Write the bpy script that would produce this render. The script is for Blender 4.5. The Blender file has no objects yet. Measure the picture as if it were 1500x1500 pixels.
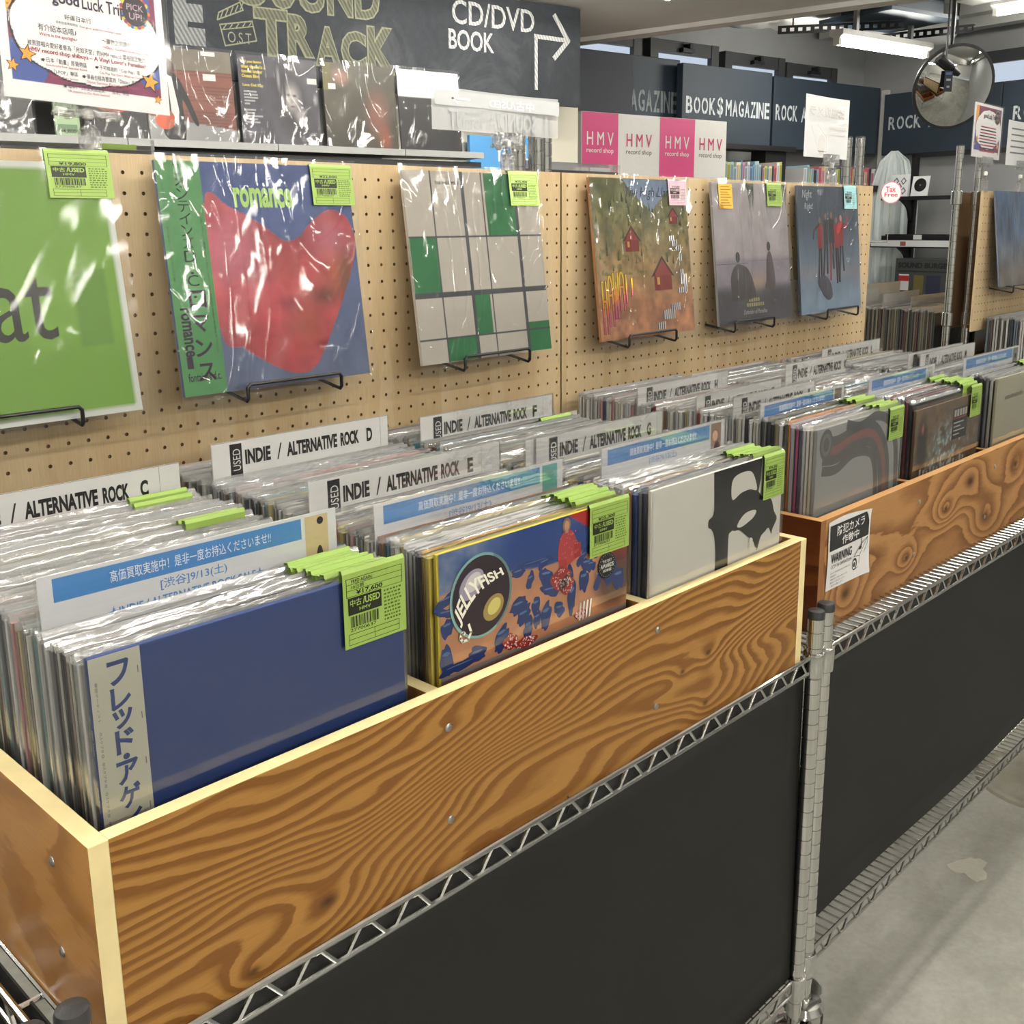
import bpy, math, random
import numpy as np
from mathutils import Vector

SC = bpy.context.scene
COL = SC.collection
ZF = 0.945          # all working heights are relative to the top of the front bins; the floor is ZF below
V = Vector

# ------------------------------------------------------------------ camera
cam_d = bpy.data.cameras.new('camera')
cam = bpy.data.objects.new('camera', cam_d)
COL.objects.link(cam)
SC.camera = cam
F_PX = 1542.85
CX, CY = 764.47, 672.69
cam_d.sensor_width = 36.0
cam_d.sensor_fit = 'HORIZONTAL'
cam_d.lens = F_PX / 1500 * 36
cam_d.shift_x = (750 - CX) / 1500
cam_d.shift_y = -(750 - CY) / 1500
cam_d.clip_start = 0.02
yw, pt, rl = 0.80642, -0.21972, -0.008118
Fd = V((math.sin(yw)*math.cos(pt), math.cos(yw)*math.cos(pt), math.sin(pt)))
Rd = V((math.cos(yw), -math.sin(yw), 0))
Ud = Rd.cross(Fd)
R2 = Rd*math.cos(rl) + Ud*math.sin(rl)
U2 = -Rd*math.sin(rl) + Ud*math.cos(rl)
from mathutils import Matrix
cam.matrix_world = Matrix(((R2.x, U2.x, -Fd.x, -0.2892), (R2.y, U2.y, -Fd.y, -0.7410),
                           (R2.z, U2.z, -Fd.z, 0.4633 + ZF), (0, 0, 0, 1)))

# ------------------------------------------------------------------ world, exposure
w = bpy.data.worlds.new('world'); SC.world = w; w.use_nodes = True
w.node_tree.nodes['Background'].inputs[0].default_value = (0.8, 0.88, 1, 1)
w.node_tree.nodes['Background'].inputs[1].default_value = 0.4
SC.view_settings.view_transform = 'Standard'
SC.view_settings.look = 'None'
SC.view_settings.gamma = 1
SC.view_settings.exposure = 0.28
SC.view_settings.use_curve_mapping = False
SC.cycles.max_bounces = 7
SC.cycles.diffuse_bounces = 3
SC.cycles.glossy_bounces = 4
SC.cycles.transmission_bounces = 4
SC.cycles.transparent_max_bounces = 40
SC.cycles.caustics_reflective = False
SC.cycles.caustics_refractive = False
SC.cycles.use_denoising = True
LAMP = 70.0         # strength of the fluorescent tubes

# ------------------------------------------------------------------ frames
class Fr:
    """o origin, ex to the right, ez up, n toward the viewer; p(a,b,c) maps local to scene"""
    def __init__(s, o, ex=(1,0,0), ez=(0,0,1), n=None):
        s.o = V(o); s.ex = V(ex).normalized(); s.ez = V(ez).normalized()
        s.n = V(n).normalized() if n else s.ex.cross(s.ez).normalized()
    def p(s, a, b, c=0.0): return s.o + s.ex*a + s.ez*b + s.n*c
    def sub(s, a, b, c=0.0, rot=0.0):
        ca, sa = math.cos(rot), math.sin(rot)
        return Fr(s.p(a, b, c), s.ex*ca + s.ez*sa, s.ez*ca - s.ex*sa)
W0 = Fr((0, 0, 0))                       # a = x, b = z, c = -y
AR = math.radians(-9)
E1 = V((math.cos(AR), math.sin(AR), 0)); E2 = V((-math.sin(AR), math.cos(AR), 0))
def R(xp, yp, z): return E1*xp + E2*yp + V((0, 0, z))
def RF(xp, yp, z): return Fr(R(xp, yp, z), E1, (0, 0, 1))          # faces the shop from the back wall
def RW(xp, yp, z): return Fr(R(xp, yp, z), -E2, (0, 0, 1))         # faces the shop from the right wall

def lin(c):
    r = []
    for x in c[:3]:
        x = x/255.0
        r.append(x/12.92 if x <= .04045 else ((x+.055)/1.055)**2.4)
    return (r[0], r[1], r[2], 1.0)
def linA(a):
    a = np.clip(np.asarray(a, float)/255.0, 0, 1)
    return np.where(a <= .04045, a/12.92, ((a+.055)/1.055)**2.4)

# ------------------------------------------------------------------ materials
class NT:
    def __init__(s, name):
        s.m = bpy.data.materials.new(name); s.m.use_nodes = True
        s.t = s.m.node_tree; s.t.nodes.clear()
        s.out = s.n('ShaderNodeOutputMaterial')
    def n(s, typ, **kw):
        x = s.t.nodes.new(typ)
        for k, v in kw.items(): setattr(x, k, v)
        return x
    def set(s, sock, v):
        if isinstance(v, bpy.types.NodeSocket): s.t.links.new(v, sock)
        else: sock.default_value = v
    def m_(s, op, a, b=None, c=None):
        x = s.n('ShaderNodeMath', operation=op)
        s.set(x.inputs[0], a)
        if b is not None: s.set(x.inputs[1], b)
        if c is not None: s.set(x.inputs[2], c)
        return x.outputs[0]
    def noise(s, vec, scale, detail=2, rough=.5, dist=0.0):
        x = s.n('ShaderNodeTexNoise'); s.set(x.inputs['Vector'], vec)
        x.inputs['Scale'].default_value = scale; x.inputs['Detail'].default_value = detail
        x.inputs['Roughness'].default_value = rough; x.inputs['Distortion'].default_value = dist
        return x.outputs['Fac']
    def ramp(s, fac, stops):
        x = s.n('ShaderNodeValToRGB'); s.set(x.inputs[0], fac)
        e = x.color_ramp.elements
        while len(e) < len(stops): e.new(0.5)
        for i, (p, c) in enumerate(stops): e[i].position = p; e[i].color = c if len(c) == 4 else lin(c)
        return x.outputs[0]
    def mix(s, fac, a, b, typ='MIX'):
        x = s.n('ShaderNodeMix', data_type='RGBA', blend_type=typ)
        s.set(x.inputs[0], fac); s.set(x.inputs[6], a); s.set(x.inputs[7], b)
        return x.outputs[2]
    def obj(s):
        return s.n('ShaderNodeTexCoord').outputs['Object']
    def comb(s, a, b, c=0.0):
        x = s.n('ShaderNodeCombineXYZ'); s.set(x.inputs[0], a); s.set(x.inputs[1], b); s.set(x.inputs[2], c); return x.outputs[0]
    def sep(s, v):
        x = s.n('ShaderNodeSeparateXYZ'); s.set(x.inputs[0], v); return x.outputs
    def bump(s, h, strength, dist=.002):
        x = s.n('ShaderNodeBump'); s.set(x.inputs['Height'], h)
        x.inputs['Strength'].default_value = strength; x.inputs['Distance'].default_value = dist
        return x.outputs[0]
    def prin(s, col, rough=.5, metal=0.0, normal=None, spec=.5, coat=0.0, emis=None, estr=0):
        x = s.n('ShaderNodeBsdfPrincipled')
        s.set(x.inputs['Base Color'], col); s.set(x.inputs['Roughness'], rough); s.set(x.inputs['Metallic'], metal)
        x.inputs['Specular IOR Level'].default_value = spec
        x.inputs['Coat Weight'].default_value = coat; x.inputs['Coat Roughness'].default_value = .12
        if normal is not None: s.set(x.inputs['Normal'], normal)
        if emis is not None:
            s.set(x.inputs['Emission Color'], emis); x.inputs['Emission Strength'].default_value = estr
        s.t.links.new(x.outputs[0], s.out.inputs[0]); return x

def pm(name, col, rough=.5, metal=0.0, var=.06, scale=12, bump=0.0, bscale=60, spec=.5, coat=0.0):
    t = NT(name); o = t.obj()
    f = t.noise(o, scale, 4)
    c0 = lin([max(0, x*(1-var)) for x in col]); c1 = lin([min(255, x*(1+var)) for x in col])
    c = t.mix(f, c0, c1)
    nrm = t.bump(t.noise(o, bscale, 3), bump) if bump else None
    t.prin(c, rough, metal, nrm, spec, coat)
    return t.m

def emit(name, col, st):
    t = NT(name); e = t.n('ShaderNodeEmission'); e.inputs[0].default_value = lin(col); e.inputs[1].default_value = st
    t.t.links.new(e.outputs[0], t.out.inputs[0]); return t.m

def wood(name, light, dark, mid, along, across, contours, base, knots=(), fx=2.2, fz=9.0, seed=0.0, rough=.38, tilt=0.0, sharp=.7, kring=2.6):
    t = NT(name); o = t.sep(t.obj())
    a, b = o[along], o[across]
    vec = t.comb(t.m_('MULTIPLY', a, fx), t.m_('MULTIPLY', b, fz), seed)
    g = t.m_('MULTIPLY', t.noise(vec, 1.0, 1.6, .35, .35), contours)
    g = t.m_('ADD', g, t.m_('MULTIPLY', b, base))
    g = t.m_('ADD', g, t.m_('MULTIPLY', a, tilt))
    vec2 = t.comb(t.m_('MULTIPLY', a, 22), t.m_('MULTIPLY', b, 90), seed+3)
    g = t.m_('ADD', g, t.m_('MULTIPLY', t.noise(vec2, 1.0, 3, .6), .38))
    spot = None
    for (ka, kb, r) in knots:
        da = t.m_('MULTIPLY', t.m_('SUBTRACT', a, ka), .62)
        db = t.m_('SUBTRACT', b, kb)
        d2 = t.m_('ADD', t.m_('MULTIPLY', da, da), t.m_('MULTIPLY', db, db))
        e = t.m_('EXPONENT', t.m_('MULTIPLY', d2, -1.0/(2*(r*3.2)**2)))
        g = t.m_('ADD', g, t.m_('MULTIPLY', e, kring))
        s1 = t.m_('EXPONENT', t.m_('MULTIPLY', d2, -1.0/(r*r)))
        spot = s1 if spot is None else t.m_('MAXIMUM', spot, s1)
    f = t.m_('FRACT', g)
    c = t.ramp(f, [(0, light), (.30, light), (sharp, dark), (.93, dark), (1.0, light)])
    big = t.noise(t.comb(t.m_('MULTIPLY', a, 5), t.m_('MULTIPLY', b, 14), seed+9), 1, 2)
    c = t.mix(t.m_('MULTIPLY', big, .45), c, lin(mid))
    fib = t.noise(t.comb(t.m_('MULTIPLY', a, 25), t.m_('MULTIPLY', b, 900), 1.0), 1.0, 2)
    c = t.mix(.22, c, t.ramp(fib, [(.3, (150, 150, 150)), (.7, (255, 255, 255))]), 'MULTIPLY')
    if spot is not None:
        c = t.mix(t.m_('MULTIPLY', spot, .9), c, lin((62, 36, 16)))
    t.prin(c, rough, 0, t.bump(fib, .08), .35)
    return t.m

def plastic(name, wr=.5, haze=.03, gain=1.0, scale=14, rough=.07, stretch=(1, 1, 1), seed=0, ridge=0.0, tint=.995, trans=.5):
    """thin clear film: mostly see-through, with a reflection that the wrinkles break up"""
    t = NT(name); o = t.obj()
    mp = t.n('ShaderNodeMapping'); t.set(mp.inputs[0], o); mp.inputs['Scale'].default_value = stretch
    mp.inputs['Location'].default_value = (seed, seed*1.7, 0); mp.inputs['Rotation'].default_value = (0, .6, 0)
    h = t.noise(mp.outputs[0], scale, 2.0, .45, 1.2)
    if ridge:
        n2 = t.noise(mp.outputs[0], scale*.55, 1.5, .5, 2.2)
        rd = t.m_('POWER', t.m_('SUBTRACT', 1.0, t.m_('ABSOLUTE', t.m_('SUBTRACT', t.m_('MULTIPLY', n2, 2.0), 1.0))), 26.0)
        h = t.m_('ADD', h, t.m_('MULTIPLY', rd, ridge))
    nrm = t.bump(h, wr, .006)
    fr = t.n('ShaderNodeFresnel'); fr.inputs[0].default_value = 1.45; t.set(fr.inputs['Normal'], nrm)
    gl = t.n('ShaderNodeBsdfGlossy'); gl.inputs['Roughness'].default_value = rough; t.set(gl.inputs['Normal'], nrm)
    gl.inputs[0].default_value = (1, 1, 1, 1)
    tr = t.n('ShaderNodeBsdfTransparent'); tr.inputs[0].default_value = (tint, tint, tint, 1)
    df = t.n('ShaderNodeBsdfDiffuse'); df.inputs[0].default_value = (.9, .91, .91, 1)
    tl = t.n('ShaderNodeBsdfTranslucent'); tl.inputs[0].default_value = (.9, .91, .91, 1)
    m0 = t.n('ShaderNodeMixShader'); m0.inputs[0].default_value = trans
    t.t.links.new(df.outputs[0], m0.inputs[1]); t.t.links.new(tl.outputs[0], m0.inputs[2])
    m1 = t.n('ShaderNodeMixShader'); m1.inputs[0].default_value = haze
    t.t.links.new(tr.outputs[0], m1.inputs[1]); t.t.links.new(m0.outputs[0], m1.inputs[2])
    m2 = t.n('ShaderNodeMixShader'); t.set(m2.inputs[0], t.m_('MINIMUM', t.m_('MULTIPLY', fr.outputs[0], gain), .9))
    t.t.links.new(m1.outputs[0], m2.inputs[1]); t.t.links.new(gl.outputs[0], m2.inputs[2])
    t.t.links.new(m2.outputs[0], t.out.inputs[0])
    return t.m

def m_print(name='printed_card', rough=.42, spec=.45):
    t = NT(name)
    a = t.n('ShaderNodeAttribute'); a.attribute_name = 'Col'
    f = t.noise(t.obj(), 40, 3)
    c = t.mix(f, a.outputs[0], t.mix(.06, a.outputs[0], (0, 0, 0, 1)))
    t.prin(c, rough, 0, None, spec); return t.m
def m_object(name='jacket_card'):
    t = NT(name); oi = t.n('ShaderNodeObjectInfo')
    sp = t.sep(t.obj())
    f = t.noise(t.comb(t.m_('MULTIPLY', sp[0], 9), t.m_('MULTIPLY', sp[2], 9), t.m_('MULTIPLY', oi.outputs['Random'], 50)), 1.0, 3)
    c = t.mix(t.ramp(f, [(.42, (0, 0, 0)), (.6, (90, 90, 90))]), oi.outputs['Color'], (.5, .5, .5, 1))
    t.prin(c, .5, 0, None, .4); return t.m

M = {}
M['print'] = m_print(); M['matte_print'] = m_print('matte_print', .8, .2)
M['jacket'] = m_object()
M['chrome'] = pm('chrome', (212, 212, 210), .09, 1.0, .03)
M['wire'] = pm('chromed_wire', (206, 206, 204), .2, 1.0, .03)
M['chrome_dark'] = pm('chrome_groove', (60, 60, 62), .3, 1.0, .03)
M['steel'] = pm('zinc_steel', (170, 172, 170), .3, 1.0, .08)
M['rubber'] = pm('black_plastic_cap', (52, 52, 54), .38, 0, .15, 90, .15, 200)
M['wheel'] = pm('caster_rubber', (26, 26, 27), .5)
M['black_wire'] = pm('black_coated_wire', (22, 22, 24), .35)
M['sleeve'] = plastic('clear_sleeve', .10, .015, 1.5, 7, .05, ridge=.08)
M['sleeve_wr'] = plastic('wrinkled_sleeve', .34, .03, 1.15, 8, .07, (1.5, 1, .7), 3, ridge=.5)
M['sleeve_soft'] = plastic('smooth_sleeve', .2, .03, 1.0, 5, .08, (1.5, 1, .7), 5, ridge=.12)
M['sleeve_bin'] = plastic('bin_sleeve', .12, .045, 1.3, 14, .16, trans=.5)
M['sleeve_lip'] = plastic('bin_sleeve_lip', .35, .22, 5.0, 26, .14, (.5, 1, 1), trans=.35)  # same film, made whiter and shinier to stand for ceiling glare
M['poster_cover'] = plastic('poster_cover', .1, .004, .25, 12, .08)
M['sleeve_smoky'] = plastic('hazy_sleeve', .25, .16, 1.0, 9, .1, ridge=.1)
M['acrylic'] = plastic('clear_acrylic', .06, .004, .5, 20, .05, tint=1.0)
M['acrylic_thick'] = plastic('clear_clip_plastic', .7, .10, 1.8, 60, .06)
M['film'] = plastic('translucent_film', .15, .50, .2, 6, .2, trans=.4)
M['pale_edge'] = pm('planed_pine_edge', (232, 214, 160), .5, 0, .07, 30, .05, 150, .35)
M['ply_edge'] = None
M['white_metal'] = pm('white_painted_metal', (215, 214, 208), .45)
M['grey_metal'] = pm('grey_painted_metal', (150, 151, 150), .35)
M['black_metal'] = pm('black_painted_metal', (30, 31, 34), .45)
M['ink'] = pm('printing_ink', (25, 25, 27), .5)

# ------------------------------------------------------------------ text outlines
_tc = {}
def glyphs(s, bold=0.0, shear=0.0):
    k = (s, bold, shear)
    if k in _tc: return _tc[k]
    if bold and 'M' in s:                       # thicken by shifted copies: the outline offset folds this letter
        co, fs, mn, mx = glyphs(s, 0.0, shear); C_ = []; F_ = []
        for dx_, dy_ in ((0, 0), (bold, 0), (-bold, 0), (0, bold), (0, -bold), (bold*.7, bold*.7), (-bold*.7, -bold*.7), (bold*.7, -bold*.7), (-bold*.7, bold*.7)):
            o_ = len(C_)*len(co); C_.append(np.concatenate([co[:, :2]+np.array((dx_, dy_)), np.full((len(co), 1), len(C_)*1.0)], 1)); F_ += [tuple(i+o_ for i in f) for f in fs]
        co = np.concatenate(C_); _tc[k] = (co, F_, co[:, :2].min(0), co[:, :2].max(0)); return _tc[k]
    cu = bpy.data.curves.new('lettering', 'FONT'); cu.body = s; cu.size = 1.0
    cu.offset = bold; cu.resolution_u = 3; cu.shear = shear
    ob = bpy.data.objects.new('lettering', cu)
    me = bpy.data.meshes.new_from_object(ob)
    n = len(me.vertices); co = np.zeros(n*3); me.vertices.foreach_get('co', co)
    co = co.reshape(-1, 3)[:, :2]
    fs = [tuple(p.vertices) for p in me.polygons]
    bpy.data.meshes.remove(me); bpy.data.objects.remove(ob); bpy.data.curves.remove(cu)
    if n: 
        mn = co.min(0); mx = co.max(0)
    else: mn = np.zeros(2); mx = np.ones(2)
    _tc[k] = (co, fs, mn, mx); return _tc[k]

# ------------------------------------------------------------------ mesh builder
class MB:
    def __init__(s): s.v = []; s.f = []; s.mi = []; s.c = []; s.cur = 0; s.col = (200, 200, 200)
    def add(s, vs, fs, mi=None, col=None):
        b = len(s.v); s.v.extend([tuple(x) for x in vs])
        for f in fs:
            s.f.append(tuple(b+i for i in f)); s.mi.append(s.cur if mi is None else mi); s.c.append(col or s.col)
    def box(s, fr, a0, a1, b0, b1, c0, c1, mi=None, edge=None, col=None):
        P = [fr.p(a, b, c) for c in (c0, c1) for b in (b0, b1) for a in (a0, a1)]
        F = [(0, 2, 3, 1), (4, 5, 7, 6), (0, 1, 5, 4), (2, 6, 7, 3), (0, 4, 6, 2), (1, 3, 7, 5)]
        b = len(s.v); s.v.extend([tuple(x) for x in P])
        for i, f in enumerate(F):
            s.f.append(tuple(b+j for j in f))
            s.mi.append(edge if (edge is not None and i in EDGE) else (s.cur if mi is None else mi)); s.c.append(col or s.col)
    def tube(s, pts, r, n=8, closed=False, cap=True, mi=None):
        pts = [V(p) for p in pts]; m = len(pts); rings = []
        prev = None
        for i, p in enumerate(pts):
            if closed: d = (pts[(i+1) % m]-pts[i-1])
            elif i == 0: d = pts[1]-pts[0]
            elif i == m-1: d = pts[-1]-pts[-2]
            else: d = (pts[i+1]-pts[i]).normalized() + (pts[i]-pts[i-1]).normalized()
            d = d.normalized() if d.length > 1e-9 else V((0, 0, 1))
            if prev is None:
                u = d.cross(V((0, 0, 1)) if abs(d.z) < .9 else V((1, 0, 0))).normalized()
            else:
                u = (prev - d*prev.dot(d)).normalized()
            prev = u; w_ = d.cross(u)
            rr = r[i] if isinstance(r, (list, tuple)) else r
            rings.append([p + u*rr*math.cos(2*math.pi*k/n) + w_*rr*math.sin(2*math.pi*k/n) for k in range(n)])
        vs = [q for rg in rings for q in rg]; fs = []
        L = m if closed else m-1
        for i in range(L):
            j = (i+1) % m
            for k in range(n):
                k2 = (k+1) % n
                fs.append((i*n+k, i*n+k2, j*n+k2, j*n+k))
        if cap and not closed:
            fs.append(tuple(range(n))[::-1]); fs.append(tuple((m-1)*n+k for k in range(n)))
        s.add(vs, fs, mi)
    def lathe(s, o, prof, n=20, axis=(0, 0, 1), mi=None):
        ax = V(axis).normalized(); u = ax.cross(V((0, 0, 1)) if abs(ax.z) < .9 else V((1, 0, 0))).normalized(); w_ = ax.cross(u)
        o = V(o); vs = []; fs = []
        for (r, h) in prof:
            for k in range(n):
                t = 2*math.pi*k/n; vs.append(o + ax*h + u*r*math.cos(t) + w_*r*math.sin(t))
        for i in range(len(prof)-1):
            for k in range(n):
                k2 = (k+1) % n; fs.append((i*n+k, i*n+k2, (i+1)*n+k2, (i+1)*n+k))
        fs.append(tuple(range(n))[::-1]); fs.append(tuple((len(prof)-1)*n+k for k in range(n)))
        s.add(vs, fs, mi)
    def poly(s, fr, pts, c=0.0, col=None, mi=None):
        s.add([fr.p(a, b, c) for a, b in pts], [tuple(range(len(pts)))], mi, col)
    def rect(s, fr, a0, a1, b0, b1, c=0.0, col=None, mi=None): s.poly(fr, [(a0, b0), (a1, b0), (a1, b1), (a0, b1)], c, col, mi)
    def ell(s, fr, a, b, ra, rb, c=0.0, col=None, n=24, rot=0.0, mi=None):
        s.poly(fr, [(a + ra*math.cos(t)*math.cos(rot) - rb*math.sin(t)*math.sin(rot), b + ra*math.cos(t)*math.sin(rot) + rb*math.sin(t)*math.cos(rot))
                    for t in [2*math.pi*i/n for i in range(n)]], c, col, mi)
    def prism(s, fr, pts, c0, c1, mi=None, col=None):
        n = len(pts)
        vs = [fr.p(a, b, c0) for a, b in pts] + [fr.p(a, b, c1) for a, b in pts]
        fs = [tuple(range(n))[::-1], tuple(range(n, 2*n))] + [(i, (i+1) % n, n+(i+1) % n, n+i) for i in range(n)]
        s.add(vs, fs, mi, col)
    def line(s, fr, pts, w_, c=0.0, col=None, mi=None):
        """flat stroke of width w_ along a polyline"""
        for (a0, b0), (a1, b1) in zip(pts[:-1], pts[1:]):
            L = math.hypot(a1-a0, b1-b0)
            if L < 1e-9: continue
            x, y = -(b1-b0)/L*w_/2, (a1-a0)/L*w_/2; ex, ey = (a1-a0)/L*w_*.3, (b1-b0)/L*w_*.3
            s.poly(fr, [(a0+x-ex, b0+y-ey), (a0-x-ex, b0-y-ey), (a1-x+ex, b1-y+ey), (a1+x+ex, b1+y+ey)], c, col, mi)
    def text(s, fr, t, a0, a1, b0, b1, c=0.0, col=(25, 25, 27), bold=0.0, shear=0.0, mi=None, flip=False, warp=None):
        eps = 4e-5 if (b1-b0) < .04 else 1.5e-4
        co, fs, mn, mx = glyphs(t, bold, shear)
        if not len(co): return
        sx = (a1-a0)/max(1e-6, mx[0]-mn[0]); sy = (b1-b0)/max(1e-6, mx[1]-mn[1])
        vs = []
        for q in co:
            X = (q[0]-mn[0])*sx; Y = (q[1]-mn[1])*sy; dc = q[2]*eps if len(q) > 2 else 0.0
            if flip: X = (a1-a0)-X
            if warp: X, Y = warp(X, Y)
            vs.append(fr.p(a0+X, b0+Y, c+dc))
        s.add(vs, [f[::-1] for f in fs] if flip else fs, mi, col)
    def build(s, name, mats, parent=None, smooth=False, bevel=0.0, base=None, shared=False):
        if not isinstance(mats, (list, tuple)): mats = [mats]
        me = bpy.data.meshes.new(name)
        vs = np.array(s.v, float)
        if parent is not None: b = BASE[parent.name]
        elif base is not None: b = V(base)
        elif shared: b = V((0, 0, 0))
        else:
            mn = vs.min(0); mx = vs.max(0); b = V(((mn[0]+mx[0])/2, (mn[1]+mx[1])/2, mn[2]))
        vs = vs - np.array(b)
        me.from_pydata([tuple(x) for x in vs], [], s.f)
        for m in mats: me.materials.append(m)
        me.polygons.foreach_set('material_index', s.mi)
        if any(m in (M['print'], M['matte_print']) for m in mats):
            ca = me.color_attributes.new('Col', 'FLOAT_COLOR', 'CORNER')
            arr = []
            for f, c in zip(s.f, s.c):
                l = lin(c); arr.extend(list(l)*len(f))
            ca.data.foreach_set('color', arr)
        if smooth:
            me.polygons.foreach_set('use_smooth', [True]*len(s.f))
        me.update()
        if smooth:
            try: me.set_sharp_from_angle(angle=math.radians(38))
            except Exception: pass
        if shared: return me
        o = bpy.data.objects.new(name, me); COL.objects.link(o)
        if parent is not None:
            o.parent = parent; BASE[o.name] = b
        else:
            o.location = b + V((0, 0, ZF)); BASE[o.name] = b
        if bevel:
            md = o.modifiers.new('bevel', 'BEVEL'); md.width = bevel; md.segments = 2; md.limit_method = 'ANGLE'
        return o
EDGE = (2, 3, 4, 5)
BASE = {}
def root(name, label, cat, loc, group=None):
    o = bpy.data.objects.new(name, None); COL.objects.link(o)
    o.empty_display_size = .05
    o.location = V(loc) + V((0, 0, ZF)); BASE[o.name] = V(loc)
    o['label'] = label; o['category'] = cat
    if group: o['group'] = group
    return o
def tag(o, label, cat, group=None):
    o['label'] = label; o['category'] = cat
    if group: o['group'] = group
    return o
def struct(o): o['kind'] = 'structure'; return o
def stuff(o): o['kind'] = 'stuff'; return o

def art_grid(name, fr, a0, a1, b0, b1, nx, nz, fn, c, parent, mat='print'):
    """print with a painted colour at each point of a fine grid; fn(u, v) in metres from the top left"""
    U, Vv = np.meshgrid(np.linspace(a0, a1, nx), np.linspace(b0, b1, nz))
    rgb = fn(U, Vv)
    mb = bpy.data.meshes.new(name)
    o = np.array(fr.o); ex = np.array(fr.ex); ez = np.array(fr.ez); n = np.array(fr.n); base = np.array(BASE[parent.name])
    P = o + U.reshape(-1, 1)*ex + Vv.reshape(-1, 1)*ez + n*c - base
    idx = np.arange(nx*nz).reshape(nz, nx)
    F = np.stack([idx[:-1, :-1], idx[:-1, 1:], idx[1:, 1:], idx[1:, :-1]], -1).reshape(-1, 4)
    mb.from_pydata([tuple(p) for p in P], [], [tuple(map(int, f)) for f in F])
    ca = mb.color_attributes.new('Col', 'FLOAT_COLOR', 'POINT')
    L = linA(rgb.reshape(-1, 3)); L = np.concatenate([L, np.ones((len(L), 1))], 1)
    ca.data.foreach_set('color', L.astype(np.float32).ravel())
    mb.materials.append(M[mat])
    ob = bpy.data.objects.new(name, mb); COL.objects.link(ob); ob.parent = parent; BASE[ob.name] = BASE[parent.name]
    return ob
def vnoise(U, Vv, s, seed):
    rs = np.random.RandomState(seed); G = rs.rand(64, 64)
    x = (U*s+17.3) % 63; y = (Vv*s+31.7) % 63
    x0 = np.floor(x).astype(int); y0 = np.floor(y).astype(int); fx = x-x0; fy = y-y0
    fx = fx*fx*(3-2*fx); fy = fy*fy*(3-2*fy); x1 = (x0+1) % 64; y1 = (y0+1) % 64
    return (G[y0, x0]*(1-fx)+G[y0, x1]*fx)*(1-fy) + (G[y1, x0]*(1-fx)+G[y1, x1]*fx)*fy
def fbm(U, Vv, s, seed): return (vnoise(U, Vv, s, seed)*.55+vnoise(U, Vv, s*2.1, seed+1)*.3+vnoise(U, Vv, s*4.3, seed+2)*.15)
def inpoly(U, Vv, pts):
    ins = np.zeros(U.shape, bool); n = len(pts); j = n-1
    for i in range(n):
        xi, yi = pts[i]; xj, yj = pts[j]
        cnd = ((yi > Vv) != (yj > Vv)) & (U < (xj-xi)*(Vv-yi)/((yj-yi) or 1e-9)+xi)
        ins ^= cnd; j = i
    return ins
def put(rgb, mask, c):
    m = np.asarray(mask, float)[..., None]; return rgb*(1-m) + np.array(c, float)*m
def spline(pts, k=6, closed=True):
    n = len(pts); out = []
    for i in range(n if closed else n-1):
        p0 = pts[(i-1) % n] if closed or i else pts[0]; p1 = pts[i]; p2 = pts[(i+1) % n]
        p3 = pts[(i+2) % n] if closed or i+2 < n else pts[-1]
        for j in range(k):
            t = j/k
            out.append(tuple(.5*((2*p1[q])+(-p0[q]+p2[q])*t+(2*p0[q]-5*p1[q]+4*p2[q]-p3[q])*t*t+(-p0[q]+3*p1[q]-3*p2[q]+p3[q])*t**3) for q in range(2)))
    if not closed: out.append(pts[-1])
    return out
def smooth_mask(d, w_): return np.clip(.5 - d/w_, 0, 1)


# ================================================================== ROOM
def concrete(name, a, b, c, sc=1.6, rough=.5, bump=.1):
    t = NT(name); o = t.obj()
    n1 = t.noise(o, sc, 6, .6, .6); n2 = t.noise(o, sc*9, 5, .65, .3); n3 = t.noise(o, sc*60, 3, .6)
    col = t.ramp(n1, [(.3, a), (.52, b), (.72, c)])
    col = t.mix(t.m_('MULTIPLY', n2, .5), col, t.ramp(n2, [(.35, a), (.65, c)]))
    col = t.mix(.2, col, t.ramp(n3, [(.3, (150, 150, 150)), (.7, (255, 255, 255))]), 'MULTIPLY')
    t.prin(col, t.ramp(n2, [(.3, (150, 150, 150)), (.7, (190, 190, 190))]), 0, t.bump(n2, bump), .45); return t.m
M['floor'] = concrete('worn_concrete', (132, 131, 122), (160, 159, 150), (184, 183, 175), 1.3, .45)
M['floor_patch'] = concrete('floor_filler', (178, 175, 162), (190, 188, 175), (200, 198, 186), 6)
M['floor_low'] = concrete('floor_cover_plate', (120, 117, 104), (138, 135, 122), (160, 157, 144), 5)  # darker tone stands for the shade of a recessed ring
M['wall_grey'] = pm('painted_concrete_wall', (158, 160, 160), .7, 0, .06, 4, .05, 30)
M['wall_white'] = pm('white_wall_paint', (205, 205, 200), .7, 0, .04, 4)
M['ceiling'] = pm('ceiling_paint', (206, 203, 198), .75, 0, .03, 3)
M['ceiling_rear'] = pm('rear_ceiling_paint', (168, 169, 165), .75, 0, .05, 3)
M['cream'] = pm('cream_rack_panel', (226, 221, 204), .55, 0, .03, 3)
M['frame_dark'] = pm('window_frame_paint', (62, 64, 66), .5, 0, .1, 8)

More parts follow.
